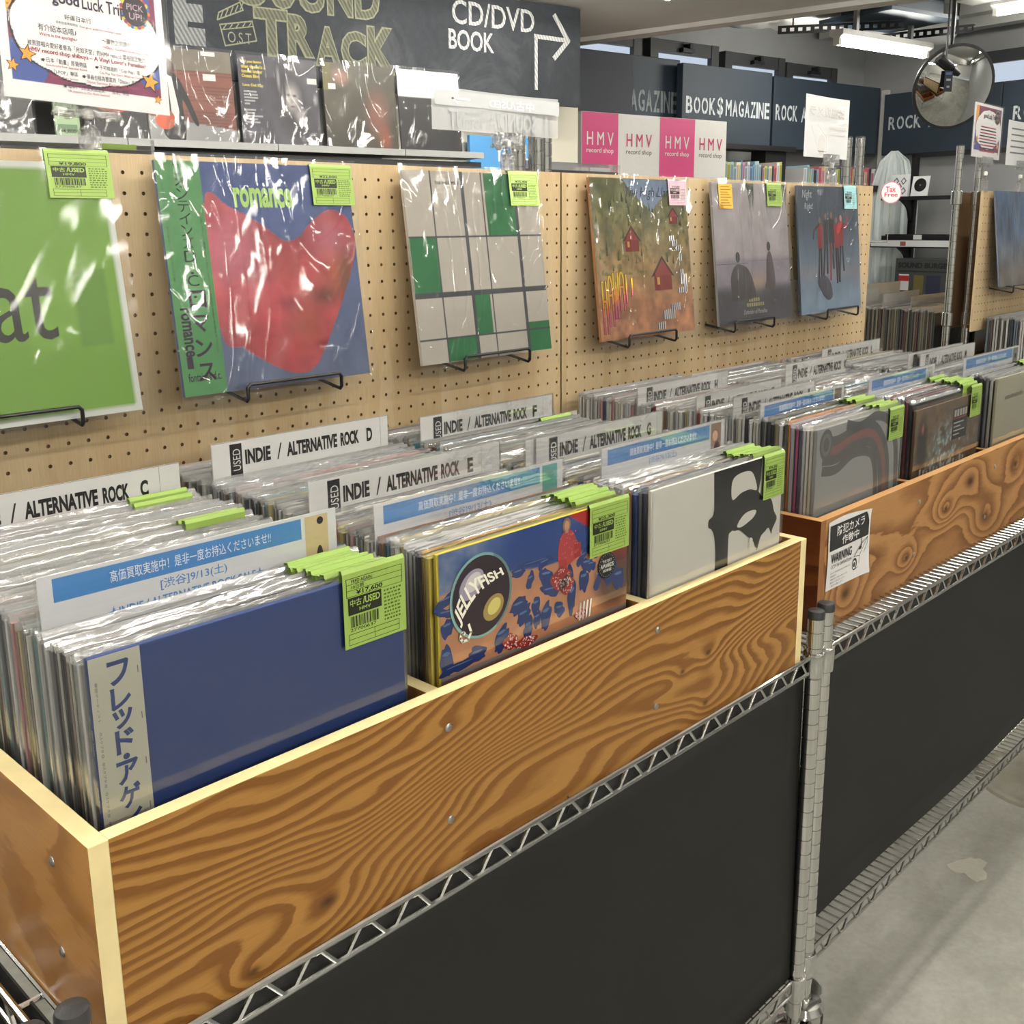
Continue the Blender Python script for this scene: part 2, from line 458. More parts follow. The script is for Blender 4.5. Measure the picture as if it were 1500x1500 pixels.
CZ = 1.74; SOF = 1.40
b = MB()
fx0, fx1, fy0, fy1 = -4.5, 9.0, -6.0, 6.0
b.box(W0, fx0, fx1, -ZF-.1, -ZF, -fy1, -fy0); struct(b.build('floor', M['floor']))
b = MB(); pts = []
rs = random.Random(4)
for i in range(26):
    t = 2*math.pi*i/26; r = 1+.25*math.sin(3*t+1)+rs.uniform(-.18, .18)
    pts.append((1.905+.045*r*math.cos(t), .012+.035*r*math.sin(t)))
Ff = Fr((0, 0, -ZF), (1, 0, 0), (0, -1, 0), (0, 0, 1))
b.prism(Ff, pts, 0, .0012); o = b.build('trim_1', M['floor_patch']); struct(o)
b = MB()
ring = [(2.38+.125*math.cos(2*math.pi*i/36), -.03+.125*math.sin(2*math.pi*i/36)) for i in range(36)]
b.lathe((2.40, .0, -ZF), [(.160, 0), (.156, .007), (.146, .010), (.136, .007), (.126, .0012), (.02, .0006)], 40)
o = b.build('trim_2', M['floor_low'], smooth=True); struct(o)

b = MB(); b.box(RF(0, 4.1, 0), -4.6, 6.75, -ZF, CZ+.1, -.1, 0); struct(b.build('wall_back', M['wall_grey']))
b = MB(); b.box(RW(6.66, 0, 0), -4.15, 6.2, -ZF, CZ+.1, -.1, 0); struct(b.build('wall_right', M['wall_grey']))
b = MB(); b.box(RF(0, -6.1, 0), -4.6, 6.75, -ZF, CZ+.1, -.1, 0); struct(b.build('wall_front', M['wall_white']))
b = MB(); b.box(RW(-4.5, 0, 0), -4.15, 6.2, -ZF, CZ+.1, -.1, 0); struct(b.build('wall_left', M['wall_white']))
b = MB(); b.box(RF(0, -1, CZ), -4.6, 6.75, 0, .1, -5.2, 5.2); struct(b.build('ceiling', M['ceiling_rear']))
# lowered ceiling above the record aisles; its edge runs away to the back wall
P1, P2 = V((3.56, 4.08)), V((4.056, 2.248))
dd = (P2-P1)
P3 = P1 + dd*4.4
RT = Fr((0, 0, SOF), E1, E2, (0, 0, 1))
b = MB(); b.prism(RT, [(-4.45, 4.08), (-4.45, -5.95), (P3.x, -5.95), (P3.x, P3.y), (P2.x, P2.y), (P1.x, P1.y)], 0, CZ-SOF-.002)
struct(b.build('ceiling_lowered', M['ceiling']))
b = MB(); nn = V((dd.y, -dd.x)).normalized()
b.prism(RT, [tuple(P1), tuple(P3), tuple(P3-nn*.10), tuple(P1-nn*.10)] if False else [tuple(P1+nn*.0), tuple(P3+nn*.0), tuple(P3+nn*.10), tuple(P1+nn*.10)], -.022, .10)
struct(b.build('trim_3', M['ceiling']))

# windows high in the back wall
M['pane'] = emit('daylight_frosted_pane', (205, 218, 235), .75)
def window(n, fr, a0, a1, b0, b1, label=None):
    b = MB()
    t = .035
    b.box(fr, a0-t, a1+t, b1, b1+.075, -.02, .035); b.box(fr, a0-t, a1+t, b0-.12, b0, -.02, .03)
    b.box(fr, a0-t-.03, a0, b0-.12, b1+.075, -.02, .04); b.box(fr, a1, a1+t+.03, b0-.12, b1+.075, -.02, .04)
    o = b.build('window_%d' % n, M['frame_dark']); struct(o)
    b = MB(); b.box(fr, a0, a1, b0, b1, -.005, .004); b.build('pane', M['pane'], o)
    b = MB(); m_ = (a0+a1)/2; b.box(fr, m_-.05, m_+.05, b1+.012, b1+.035, .035, .07); b.box(fr, m_-.012, m_+.012, b1+.03, b1+.06, .035, .09)
    b.build('latch', M['black_metal'], o)
fw = RF(0, 4.06, 0)
window(1, fw, 4.52, 4.98, 1.385, 1.46); window(2, fw, 5.17, 5.62, 1.37, 1.44); window(3, fw, 5.77, 6.18, 1.355, 1.42)
window(4, fw, 3.90, 4.32, 1.39, 1.47)
window(5, RW(6.63, 0, 0), -3.14, -2.45, 1.33, 1.45)

# ------------------------------------------------------------------ lamps
M['tube'] = emit('fluorescent_tube', (255, 250, 240), LAMP)
def lamp(fr, L, z, label, group=None):
    """hanging fluorescent batten, long axis = fr.ex, centred at fr.o"""
    r = root('ceiling_light', label, 'light', fr.o, group)
    b = MB(); b.box(fr, -L/2, L/2, .022, .05, -.045, .045); b.prism(Fr(fr.p(0, 0, 0), fr.n, fr.ez, fr.ex), [(-.045, .022), (.045, .022), (.02, .006), (-.02, .006)], -L/2, L/2)
    b.build('housing', M['white_metal'], r)
    b = MB(); b.tube([fr.p(-L/2+.02, -.012), fr.p(L/2-.02, -.012)], .019, 10); b.build('tube', M['tube'], r, True)
    for s in (-1, 1):
        b = MB(); b.box(fr, s*(L/2-.015)-.012, s*(L/2-.015)+.012, -.03, .022, -.02, .02); b.build('tube_holder', M['white_metal'], r)
        b = MB(); b.box(fr, s*L*.3-.012, s*L*.3+.012, .05, z, -.012, .012); b.build('hanger', M['grey_metal'], r)
for y, ry in ((-3.6, 'far behind the photographer'), (-1.6, 'over the customer aisle'), (.12, 'over the front record bins'), (1.9, 'over the aisle behind the pegboards')):
    for x, rx in ((-2.2, 'leftmost'), (-.55, 'second'), (1.1, 'third'), (2.75, 'rightmost')):
        lamp(Fr((x, y, SOF-.05), (1, 0, 0)), 1.2, .05, '%s white fluorescent batten of the ceiling row %s' % (rx, ry), 'fluorescent battens of the lowered ceiling')
lamp(RF(5.28, 3.0, 1.425), .86, CZ-1.425, 'slim fluorescent lamp hanging left of the round mirror, lit', None)
lamp(Fr(R(5.72, 1.98, 1.60), -E2, (0, 0, 1)), 1.25, CZ-1.60, 'bright fluorescent lamp at the top right corner beside the air vent', None)
lamp(Fr(R(5.9, -1.2, 1.60), -E2, (0, 0, 1)), 1.25, CZ-1.60, 'nearer fluorescent lamp of the high ceiling over the right-hand aisle', 'fluorescent lamps of the high ceiling')
lamp(Fr(R(5.4, -3.6, 1.60), -E2, (0, 0, 1)), 1.25, CZ-1.60, 'farther fluorescent lamp of the high ceiling over the right-hand aisle', 'fluorescent lamps of the high ceiling')

# ================================================================== WIRE SHELVES
def post_mb(b, x, y, z0, z1, r=.0127):
    prof = [(r, 0)]; h = .0254
    n = int((z1-z0)/h); off = (z1-z0)-n*h
    for i in range(n):
        zz = off + i*h
        if zz <= .002: continue
        prof += [(r, zz-.0012), (r*.9, zz-.0006), (r*.9, zz+.0006), (r, zz+.0012)]
    prof.append((r, z1-z0))
    b.lathe((x, y, z0), prof, 16)
def rim(b, p, q, zt, zb, rt=.0034, rb=.0030, pitch=.058):
    p, q = V(p), V(q)
    b.tube([(p.x, p.y, zt), (q.x, q.y, zt)], rt, 8); b.tube([(p.x, p.y, zb), (q.x, q.y, zb)], rb, 8)
    L = (q-p).length; n = max(2, int(L/pitch)); d = (q-p)/n
    pts = []
    for i in range(n):
        a = p + d*i
        for t, top in ((.08, 0), (.36, 1), (.58, 1), (.86, 0)):
            s = a + d*t; pts.append((s.x, s.y, zt-.002 if top else zb+.002))
    b.tube(pts, .0027, 6)
def wire_unit(label, x0, x1, y0, y1, ztop, zlow, cap_z, caster=True):
    r = root('wire_shelf_unit', label, 'shelf', ((x0+x1)/2, (y0+y1)/2, -ZF))
    for (x, y) in ((x0, y0), (x1, y0), (x0, y1), (x1, y1)):
        b = MB(); post_mb(b, x, y, zlow-.05, cap_z-.006); po = b.build('post', M['chrome'], r, True)
        b = MB(); b.lathe((x, y, cap_z-.010), [(.0138, 0), (.0140, .008), (.0125, .0125), (.004, .014)], 18); b.build('post_cap', M['rubber'], po, True)
        for z in (ztop, zlow):
            b = MB(); b.lathe((x, y, z-.034), [(.0145, 0), (.0165, .002), (.0175, .036), (.0165, .040), (.0135, .041)], 18); b.build('collar', M['chrome'], po, True)
        if caster:
            c = MB(); z = zlow-.05
            c.lathe((x, y, z-.034), [(.012, 0), (.012, .034)], 12); c.lathe((x, y, z-.052), [(.034, 0), (.036, .006), (.03, .016), (.016, .02)], 20)
            for s in (-1, 1): c.box(W0, x-.018+.012, x+.03, z-.115, z-.05, -y+s*.017-.0015, -y+s*.017+.0015)
            c.box(W0, x-.006, x+.03, z-.054, z-.049, -y-.018, -y+.018)
            cc = c.build('caster', M['chrome'], r, True)
            c = MB(); c.lathe((x+.012, y+.013, -ZF+.047), [(.02, 0), (.044, .002), (.047, .006), (.047, .020), (.044, .024), (.02, .026)], 24, (0, -1, 0)); c.build('wheel', M['wheel'], cc, True)
            c = MB(); c.lathe((x+.012, y-.016, -ZF+.047), [(.011, 0), (.011, .004), (.006, .006)], 10, (0, -1, 0)); c.build('axle_bolt', M['steel'], cc, True)
            c = MB(); c.prism(Fr((x+.030, y, z-.03), (0, -1, 0), (0, 0, 1), (1, 0, 0)), spline([(-.014, -.012), (.014, -.012), (.016, .01), (0, .016), (-.016, .01)], 3), 0, .003); c.box(W0, x+.018, x+.032, z-.055, z-.04, -y-.006, -y+.006)
            c.build('brake_pedal', M['steel'], cc, True)
    for nm, z in (('top', ztop), ('bottom', zlow)):
        b = MB()
        for (p, q) in (((x0+.014, y0, 0), (x1-.014, y0, 0)), ((x0+.014, y1, 0), (x1-.014, y1, 0)), ((x0, y0+.014, 0), (x0, y1-.014, 0)), ((x1, y0+.014, 0), (x1, y1-.014, 0))):
            rim(b, p, q, z, z-.025)
        o = b.build('shelf_rim', M['wire'], r, True)
        b = MB(); n = int((x1-x0-.05)/.0205)
        for i in range(n+1):
            x = x0+.025+(x1-x0-.05)*i/n
            b.tube([(x, y0+.0005, z-.003), (x, y0+.004, z-.0015), (x, y1-.004, z-.0015), (x, y1, z-.006)], .0021, 5)
        for k in (.22, .5, .78): 
            y = y0+(y1-y0)*k; b.tube([(x0, y, z-.006), (x1, y, z-.006)], .0027, 6)
        stuff(b.build('deck_wires', M['wire'], o, True))
    return r
wire_unit('chrome wire shelf unit on casters under the pale-edged front record bin', -.027, 1.131, -.006, .61, -.1965, -.775, -.124)
wire_unit('chrome wire shelf unit under the knotty second record bin with the camera notice', 1.162, 2.42, -.006, .61, -.1965, -.748, -.120)

wire_unit('chrome wire shelf unit at the bottom left corner, its deck bare', -1.23, -.060, -.006, .61, -.1965, -.775, -.124)
# dark cloths under the shelves, tops raised to blacken the shaded gap behind rims
t = NT('black_mesh_cloth'); o_ = t.sep(t.obj())
wv = t.m_('MULTIPLY', t.m_('SINE', t.m_('MULTIPLY', o_[0], 2200)), t.m_('SINE', t.m_('MULTIPLY', o_[2], 2200)))
nz = t.noise(t.obj(), 3, 3)
t.prin(t.mix(nz, lin((22, 22, 20)), lin((29, 28, 26))), .62, 0, t.bump(wv, .25, .0005), .35); M['cloth'] = t.m
def cloth(label, x0, x1, y, z0, z1, lean=0):
    b = MB(); nx, nz_ = 24, 10
    vs = []; fs = []
    for j in range(nz_+1):
        for i in range(nx+1):
            x = x0+(x1-x0)*i/nx; z = z0+(z1-z0)*j/nz_
            vs.append((x, y + .003*math.sin(x*7+z*3)+lean*(1-j/nz_), z))
    for j in range(nz_):
        for i in range(nx): k = j*(nx+1)+i; fs.append((k, k+1, k+nx+2, k+nx+1))
    b.add(vs, fs); r = root('cloth_screen', label, 'cloth', ((x0+x1)/2, y, z0))
    o = b.build('cloth', M['cloth'], r, True); md = o.modifiers.new('thick', 'SOLIDIFY'); md.thickness = .002; md.offset = 1
    b = MB()
    for x in (x0+.015, (x0+x1)/2, x1-.015):
        b.tube([(x, y-.003, z1-.012), (x, y-.009, z1+.004), (x, y-.002, z1+.012), (x, y+.005, z1+.002), (x, y+.001, z1-.012)], .0014, 6, True)
    b.build('cable_ties', M['wheel'], r)
cloth('black mesh cloth hung under the pale-edged front record bin', -.008, 1.122, .004, -.772, -.2045)
cloth('black mesh cloth hung under the knotty second record bin', 1.19, 2.40, .010, -.742, -.206, .018)

M['olive_board'] = pm('dark_olive_cardboard', (58, 52, 24), .8, 0, .2, 8)
b = MB(); b.box(W0, -.42, -.068, -.74, -.245, -.42, -.02); b.box(W0, -.424, -.064, -.29, -.243, -.424, -.016); tag(b.build('storage_box', M['olive_board'], bevel=.003), 'dark olive cardboard box under the bare wire deck at the bottom left', 'box')
b = MB(); b.box(W0, -.0135, -.0115, -.772, -.2005, -.58, -.01); tag(b.build('interior_shade_sheet', M['cloth']), 'black sheet added for the dark inside of the front shelf unit, left end', 'cloth')  # black sheet added where the shelf interior lies in shade
# ================================================================== RECORD BINS
T = .0166
KN1 = [(.215, -.157, .0055), (.133, -.185, .0045), (.844, -.104, .0045), (.841, -.176, .004), (.785, -.112, .0035)]
KN2 = [(1.846, -.055, .012), (2.10, -.062, .011), (1.945, -.148, .012), (1.321, -.157, .010), (1.56, -.15, .006), (1.73, -.09, .007)]
def kshift(ks, bx, bz): return [(a-bx, c-bz, r) for a, c, r in ks]
def record_bin(label, x0, L, y0, D, z0, divs, front, side, edge, screws, H=.199, T=T):
    bx = ((x0+L/2), y0+D/2, z0-H)
    r = root('record_bin', label, 'bin', bx)
    def part(name, a0, a1, yA, yB, b0, b1, mats, ei=True):
        b = MB(); b.box(W0, a0, a1, b0, b1, -yB, -yA, mi=0)
        # faces: 0 back(c0) 1 front(c1) 2 bottom 3 top 4 left 5 right
        return b
    def mk(name, a0, a1, yA, yB, b0, b1, face, ed):
        b = part(name, a0, a1, yA, yB, b0, b1, None)
        thin = min((a1-a0, 0), (yB-yA, 1), (b1-b0, 2))[1]
        n = len(b.mi)
        b.mi = [0]*n
        keep = {0: (4, 5), 1: (0, 1), 2: (2, 3)}[thin]
        b.mi = [0 if i in keep else 1 for i in range(n)]
        return b.build(name, [face, ed], r, bevel=.0008)
    mk('side_panel', x0, x0+T, y0, y0+D, z0-H, z0, side, edge)
    mk('side_panel', x0+L-T, x0+L, y0, y0+D, z0-H, z0, side, edge)
    fp = mk('front_panel', x0+T, x0+L-T, y0, y0+T, z0-H, z0, front, edge)
    mk('back_panel', x0+T, x0+L-T, y0+D-T, y0+D, z0-H, z0, front, edge)
    for d in divs: mk('divider', x0+d-T, x0+d, y0+T, y0+D-T, z0-H+.008, z0-.004, side, edge)
    mk('bottom_panel', x0+T, x0+L-T, y0+T, y0+D-T, z0-H, z0-H+.008, side, edge)
    for (a, z, f) in screws:
        b = MB()
        if f == 'front': o, ax = (a, y0, z), (0, -1, 0)
        elif f == 'left': o, ax = (x0, a, z), (-1, 0, 0)
        b.lathe(o, [(.0048, -.0003), (.0046, .0006), (.003, .0018), (.0012, .0021)], 12, ax)
        q = V(o); n = V(ax); u = n.cross(V((0, 0, 1))).normalized()
        b.build('screw', M['steel'], r, True)
    return r
L1, D1 = 1.0998, .60
b1 = (L1/2, 0, -.199); b2c = (1.222+1.16/2, 0, -.0084-.199)
M['wood1'] = wood('larch_ply_front', (172, 126, 65), (122, 77, 30), (144, 100, 46), 0, 2, 27, 88, kshift(KN1, b1[0], b1[2]), 2.0, 6.5, 2.3, .36, -9, .62, 1.1)
M['wood1s'] = wood('larch_ply_side', (182, 132, 70), (150, 100, 44), (166, 116, 56), 1, 2, 6, 8, [], 2.4, 6, 7.1, .3, 5, .7)
M['wood2'] = wood('knotty_pine_ply', (178, 132, 82), (120, 76, 40), (164, 114, 66), 0, 2, 7, 2, kshift(KN2, b2c[0], b2c[2]), 2.6, 7.5, 11.4, .42, 0, .86)
M['wood2s'] = wood('reddish_ply_side', (122, 70, 36), (84, 42, 20), (104, 56, 28), 1, 2, 5, 6, [], 2.2, 7, 4.0, .35)
t = NT('layered_ply_edge'); o_ = t.sep(t.obj())
ly = t.m_('FRACT', t.m_('MULTIPLY', t.m_('ADD', o_[1], t.m_('MULTIPLY', o_[0], .0)), 330))
t.prin(t.ramp(ly, [(0, (205, 160, 100)), (.6, (190, 140, 84)), (.8, (128, 82, 42)), (1, (200, 150, 92))]), .55); M['ply_edge'] = t.m
scr1 = [(.372, -.038, 'front'), (.372, -.142, 'front'), (.728, -.037, 'front'), (.728, -.141, 'front')]
record_bin('long three-cell record bin with pale planed edges and wavy-grained front', 0, L1, 0, D1, 0, (.3799, .736), M['wood1'], M['wood1s'], M['pale_edge'],
           scr1 + [(.075, -.045, 'left'), (.075, -.13, 'left')])
record_bin('knotty plywood record bin behind the camera notice', 1.222, 1.16, .041, .559, -.0084, (.380, .763), M['wood2'], M['wood2s'], M['ply_edge'],
           [(1.60, -.05, 'front'), (1.592, -.151, 'front'), (1.975, -.047, 'front'), (1.943, -.151, 'front'), (.075+.05, -.06, 'left'), (.09, -.16, 'left')])

# ================================================================== RECORDS IN THE BINS
LP = .315
def jacket_tpl(th):
    b = MB(); b.box(W0, 0, LP, 0, LP, -th, 0); return b.build('jacket', M['jacket'], shared=True)
def sleeve_geo(th, seed, w=.3235, h=.3265):
    rs = random.Random(seed); nx = 10
    h = .3215+rs.uniform(-.001, .0035); zs = [0, h-.0065, h-.003, h]
    vs = []; fs = []
    for side in (0, 1):
        ph = rs.uniform(0, 6); am = rs.uniform(.0002, .0007); dz = [rs.uniform(-.0004, .0005) for _ in range(nx+1)]; fold = rs.choice([.0008, .0022, .0032])
        for j, z in enumerate(zs):
            for i in range(nx+1):
                x = -.0018 + w*i/nx
                y = (-.0007 if side == 0 else th+.0007)
                if j >= 2: y += am*math.sin(i*1.1+ph)*(j-1)/2 + (fold if side == 0 else -.0004)*(j-1)*.6
                vs.append((x, y, z + (dz[i] if j == 3 else 0)))
    for s in (0, 1):
        o = s*4*(nx+1)
        for j in range(3):
            for i in range(nx):
                k = o+j*(nx+1)+i; q = (k, k+1, k+nx+2, k+nx+1); fs.append(q if s == 0 else q[::-1])
    o = 4*(nx+1)
    for j in range(3):
        fs.append((j*(nx+1), (j+1)*(nx+1), o+(j+1)*(nx+1), o+j*(nx+1)))
        fs.append((j*(nx+1)+nx, o+j*(nx+1)+nx, o+(j+1)*(nx+1)+nx, (j+1)*(nx+1)+nx))
    return vs, fs
def lip_index(v, f): return [1 if min(v[i][2] for i in q) > .3115 else 0 for q in f]
def sleeve_tpl(th, seed):
    b = MB(); v, f = sleeve_geo(th, seed); b.add(v, f); b.mi = lip_index(v, f)
    return b.build('plastic_sleeve', [M['sleeve_bin'], M['sleeve_lip']], shared=True, smooth=True)
LIME = (148, 178, 86); LIME_D = (150, 196, 58)
def price_tag_geo(b, fr, a0, w=.075, top=.0135, drop=.078, th=.004, col=LIME, price='¥17,600', artist=None, full=True):
    """label folded over the top edge; fr origin = top left of the jacket"""
    a1 = a0+w; c = .0016
    b.add([fr.p(a0, top-drop-.0, c), fr.p(a1, top-drop, c), fr.p(a1, top-.004, c), fr.p(a0, top-.004, c),
           fr.p(a1, top, c-.002), fr.p(a0, top, c-.002), fr.p(a1, top-.001, -th-.001), fr.p(a0, top-.001, -th-.001), fr.p(a1, top-.016, -th-.0016), fr.p(a0, top-.016, -th-.0016)],
          [(0, 1, 2, 3), (3, 2, 4, 5), (5, 4, 6, 7), (7, 6, 8, 9)], col=col)
    if not full: return
    K = (30, 34, 20); c2 = c+.0003; m = .004; y0 = top-.008
    B = lambda x0, x1, z0, z1, cc=K, k=c2: b.rect(fr, a0+x0*w, a0+x1*w, top-z1*drop, top-z0*drop, k, cc)
    lw = .006
    B(.05, .95, .115, .121); B(.05, .95, .19, .195); B(.05, .95, .265, .27); B(.05, .95, .345, .35)
    B(.05, .058, .115, .345); B(.942, .95, .115, .345)
    B(.06, .88, .82, .826); B(.06, .88, .885, .891); B(.06, .88, .955, .961); B(.06, .066, .82, .96); B(.874, .88, .82, .96); B(.47, .476, .82, .96)
    B(.07, .60, .36, .58)
    tx = lambda s, x0, x1, z0, z1, cc, bo=.02, k=c2+.0002: b.text(fr, s, a0+x0*w, a0+x1*w, top-z1*drop, top-z0*drop, k, cc, bo)
    tx(price, .2, .62, .275, .345, K, .02)
    tx('中古', .10, .28, .385, .475, col, .006); tx('/USED', .30, .575, .385, .475, col, .03); tx('HMV', .24, .42, .50, .545, col, .01)
    if artist:
        tx(artist[0], .13, .45, .135, .18, K, .0); tx(artist[1], .13, .32, .205, .255, K, .0)
    rs = random.Random(sum(map(ord, price)))
    x = .10
    while x < .56:
        ww = rs.choice([.006, .006, .012, .018]); B(x, x+ww, .60, .74); x += ww+rs.choice([.006, .01, .014])
    tx('27700637', .09, .5, .75, .79, K, 0)
    for k in range(9):                                                # rows of print too small to read
        z = .385+k*.047
        x = .64
        while x < .90:
            ww = rs.uniform(.015, .05); B(x, min(x+ww, .93), z, z+.022, (80, 104, 40)); x += ww+.018
def price_tag_tpl(th):
    b = MB(); price_tag_geo(b, Fr((0, 0, LP)), .235, th=th, full=False)
    return b.build('price_tag', M['print'], shared=True)
THS = (.0034, .0042, .0056)
JT = [jacket_tpl(t) for t in THS]; ST = [[sleeve_tpl(t, i*7+k) for k in range(4)] for i, t in enumerate(THS)]; PT = [price_tag_tpl(t) for t in THS]
PAL = [((226, 222, 208), 'cream', 9), ((238, 238, 236), 'white', 12), ((176, 178, 178), 'pale-grey', 6), ((112, 114, 116), 'grey', 4), ((40, 40, 44), 'black', 7),
       ((120, 86, 60), 'brown', 3), ((158, 52, 52), 'red', 2), ((52, 72, 118), 'blue', 2), ((86, 150, 168), 'sky-blue', 2), ((206, 150, 150), 'pink', 2),
       ((206, 188, 120), 'straw', 3), ((98, 110, 72), 'olive', 2), ((180, 120, 70), 'tan', 2)]
PW = [p for p in PAL for _ in range(p[2])]
rs = random.Random(11)
ALLREC = []
SPEC = {'front': 0}
def rec(x, y, z, ti, color, cname, label, group, tagd, si):
    r = bpy.data.objects.new('record', None); COL.objects.link(r); r.empty_display_size = .03
    r.location = (x, y, z+ZF); r['label'] = label; r['category'] = 'record'
    if group: r['group'] = group
    BASE[r.name] = V((x, y, z))
    j = bpy.data.objects.new('jacket', JT[ti]); COL.objects.link(j); j.parent = r; j.color = lin(color)
    s = bpy.data.objects.new('plastic_sleeve', ST[ti][si]); COL.objects.link(s); s.parent = r
    if tagd:
        p = bpy.data.objects.new('price_tag', PT[ti]); COL.objects.link(p); p.parent = r
    return r
far = MB(); far_s = MB()
def far_rec(x, y, z, ti, color, si, tagd=False, thin=False):
    th = THS[ti]; fr = Fr((x, y, z)); far.box(fr, 0, LP, 0, LP, -th, 0, col=color)
    v, f = sleeve_geo(th, si+ti*4)
    if thin: pass
    far_s.add([(a+x, q+y, c+z) for a, q, c in v], f); far_s.mi[-len(f):] = lip_index(v, f)
    if tagd: price_tag_geo(far, Fr((x, y, z+LP)), .235, th=th, full=False)
# cells: x of the jackets, y of the front jacket, top z, bin letter, cards [(y, name)]
BOT = -.187
cells = [
 dict(x=.0275, y0=.036, yend=.583, cards=[(.124, 'sale card'), (.458, 'C card')], name='front bin left cell', tags=.118,
      over={.045: ((228, 226, 220), 'white'), .052: ((60, 78, 74), 'green'), .06: ((225, 222, 208), 'cream'), .135: ((70, 158, 170), 'teal'), .150: ((60, 40, 52), 'dark'), .165: ((214, 200, 150), 'straw'), .172: ((206, 150, 150), 'pink'), .285: ((226, 150, 44), 'orange'), .44: ((134, 34, 52), 'maroon'), .42: ((150, 196, 208), 'sky-blue'), .395: ((128, 34, 50), 'maroon')}),
 dict(x=.3905, y0=.042, yend=.583, cards=[(.130, 'sale card'), (.255, 'E card'), (.475, 'D card')], name='front bin middle cell', tags=.10,
      over={.043: ((222, 196, 60), 'yellow'), .049: ((222, 160, 90), 'orange'), .20: ((196, 72, 74), 'red'), .19: ((196, 180, 110), 'straw'), .34: ((150, 196, 208), 'sky-blue')}),
 dict(x=.7445, y0=.028, yend=.583, cards=[(.111, 'sale card'), (.230, 'G card'), (.473, 'F card')], name='front bin right cell', tags=.085,
      over={.032: ((60, 70, 100), 'navy'), .039: ((120, 128, 136), 'grey'), .046: ((52, 78, 150), 'blue'), .053: ((214, 130, 60), 'orange'), .060: ((205, 180, 90), 'straw'), .34: ((36, 140, 84), 'green')}),
]
def label_for(cell, y, cname, tagged, thick):
    cs = cell['cards']; pos = None
    for i, (cy, cn) in enumerate(cs):
        if y < cy:
            pos = ('in front of the ' + cn) if i == 0 else 'between the %s and the %s' % (cs[i-1][1], cn)
            break
    if pos is None: pos = 'behind the ' + cs[-1][1]
    return '%s%s record %s, %s' % ('lime-tagged ' if tagged else '', cname, pos.replace('in front of', 'before').replace('between the sale card and the', 'between sale card and').replace(' and the ', ' and ').replace('between the', 'between'), cell['name'])
NREC = 0
ORD = ['foremost', 'second', 'third', 'fourth', 'fifth', 'sixth', 'seventh', 'eighth', 'ninth', 'tenth', 'eleventh', 'twelfth', 'thirteenth', 'fourteenth', 'fifteenth', 'sixteenth']
LC = {}
def ordinal(lb):
    k = LC.get(lb, 0); LC[lb] = k+1
    return ORD[min(k, 15)] + ' ' + lb
for ci, c in enumerate(cells):
    y = c['y0']; used = set()
    while y < c['yend']:
        if any(abs(y+.002-cy) < .0036 for cy, _ in c['cards']):
            y = [cy for cy, _ in c['cards'] if abs(y+.002-cy) < .0036][0]+.0042; continue
        col, cname, _ = rs.choice(PW)
        for oy, (oc, on) in c['over'].items():
            if oy not in used and abs(y-oy) < .0035: col, cname = oc, on; used.add(oy); break
        ti = rs.choice([0, 0, 1, 1, 1, 2]); 
        if cname in ('maroon', 'yellow', 'teal'): ti = 2
        z = BOT + rs.uniform(-.0035, .003) + (.004 if y > .3 else 0)
        tg = y < c['tags'] and rs.random() < .75 or (y >= c['tags'] and rs.random() < .06)
        lb = label_for(c, y, cname, tg, ti == 2)
        rec(c['x']+rs.uniform(-.003, .004), y, z, ti, col, cname, ordinal(lb), 'sleeved records of the ' + c['name'], tg, rs.randrange(4)); NREC += 1
        y += THS[ti] + rs.uniform(.0012, .0031)
# second bin: the dozen front ones singly, the rest as one mass
cells2 = [dict(x=1.249, y0=.079, cards=[.177, .229, .306, .434], yend=.58, n=14, name='left cell of the second bin', top=.1325,
               seq=[((214, 208, 190), 'cream'), ((240, 238, 232), 'white'), ((206, 206, 210), 'pale-grey'), ((86, 84, 110), 'slate'), ((170, 60, 112), 'magenta'), ((176, 176, 182), 'pale-grey'), ((228, 140, 52), 'orange'), ((90, 84, 76), 'brown'), ((222, 222, 220), 'white'), ((150, 142, 90), 'olive'), ((30, 30, 32), 'black'), ((36, 36, 40), 'black'), ((120, 116, 110), 'grey'), ((60, 60, 64), 'black')]),
          dict(x=1.628, y0=.079, cards=[.169, .352], yend=.58, n=8, name='middle cell of the second bin', top=.128,
               seq=[((34, 30, 34), 'black'), ((120, 30, 46), 'crimson'), ((40, 34, 40), 'black'), ((40, 44, 52), 'black'), ((90, 90, 96), 'grey')]),
          dict(x=2.012, y0=.072, cards=[.133, .243, .261, .462], yend=.58, n=8, name='right cell of the second bin', top=.130,
               seq=[((200, 198, 190), 'pale-grey'), ((120, 122, 128), 'grey'), ((44, 44, 48), 'black'), ((36, 36, 40), 'black'), ((60, 62, 70), 'slate')])]
for c in cells2:
    y = c['y0']; k = 0
    while y < c['yend']:
        if any(abs(y+.002-cy) < .0036 for cy in c['cards']):
            y = [cy for cy in c['cards'] if abs(y+.002-cy) < .0036][0]+.0042; continue
        col, cname, _ = rs.choice(PW)
        if k < len(c['seq']): col, cname = c['seq'][k]
        elif rs.random() < .55: col, cname = rs.choice([((232, 230, 222), 'cream'), ((240, 240, 240), 'white')])
        ti = rs.choice([0, 1, 1, 2]); z = c['top']-LP+rs.uniform(-.004, .004)
        tg = y < c['cards'][0]-.02 and rs.random() < .6
        if k < c['n']:
            lb = '%s%s record behind front cover, %s' % ('lime-tagged ' if tg else '', cname, c['name'])
            rec(c['x']+rs.uniform(-.003, .003), y, z, ti, col, cname, ordinal(lb), 'sleeved records of the ' + c['name'], tg, rs.randrange(4)); NREC += 1
        else: far_rec(c['x']+rs.uniform(-.003, .004), y, z, ti, col, rs.randrange(4), tg)
        k += 1; y += THS[ti] + rs.uniform(.0014, .0034)
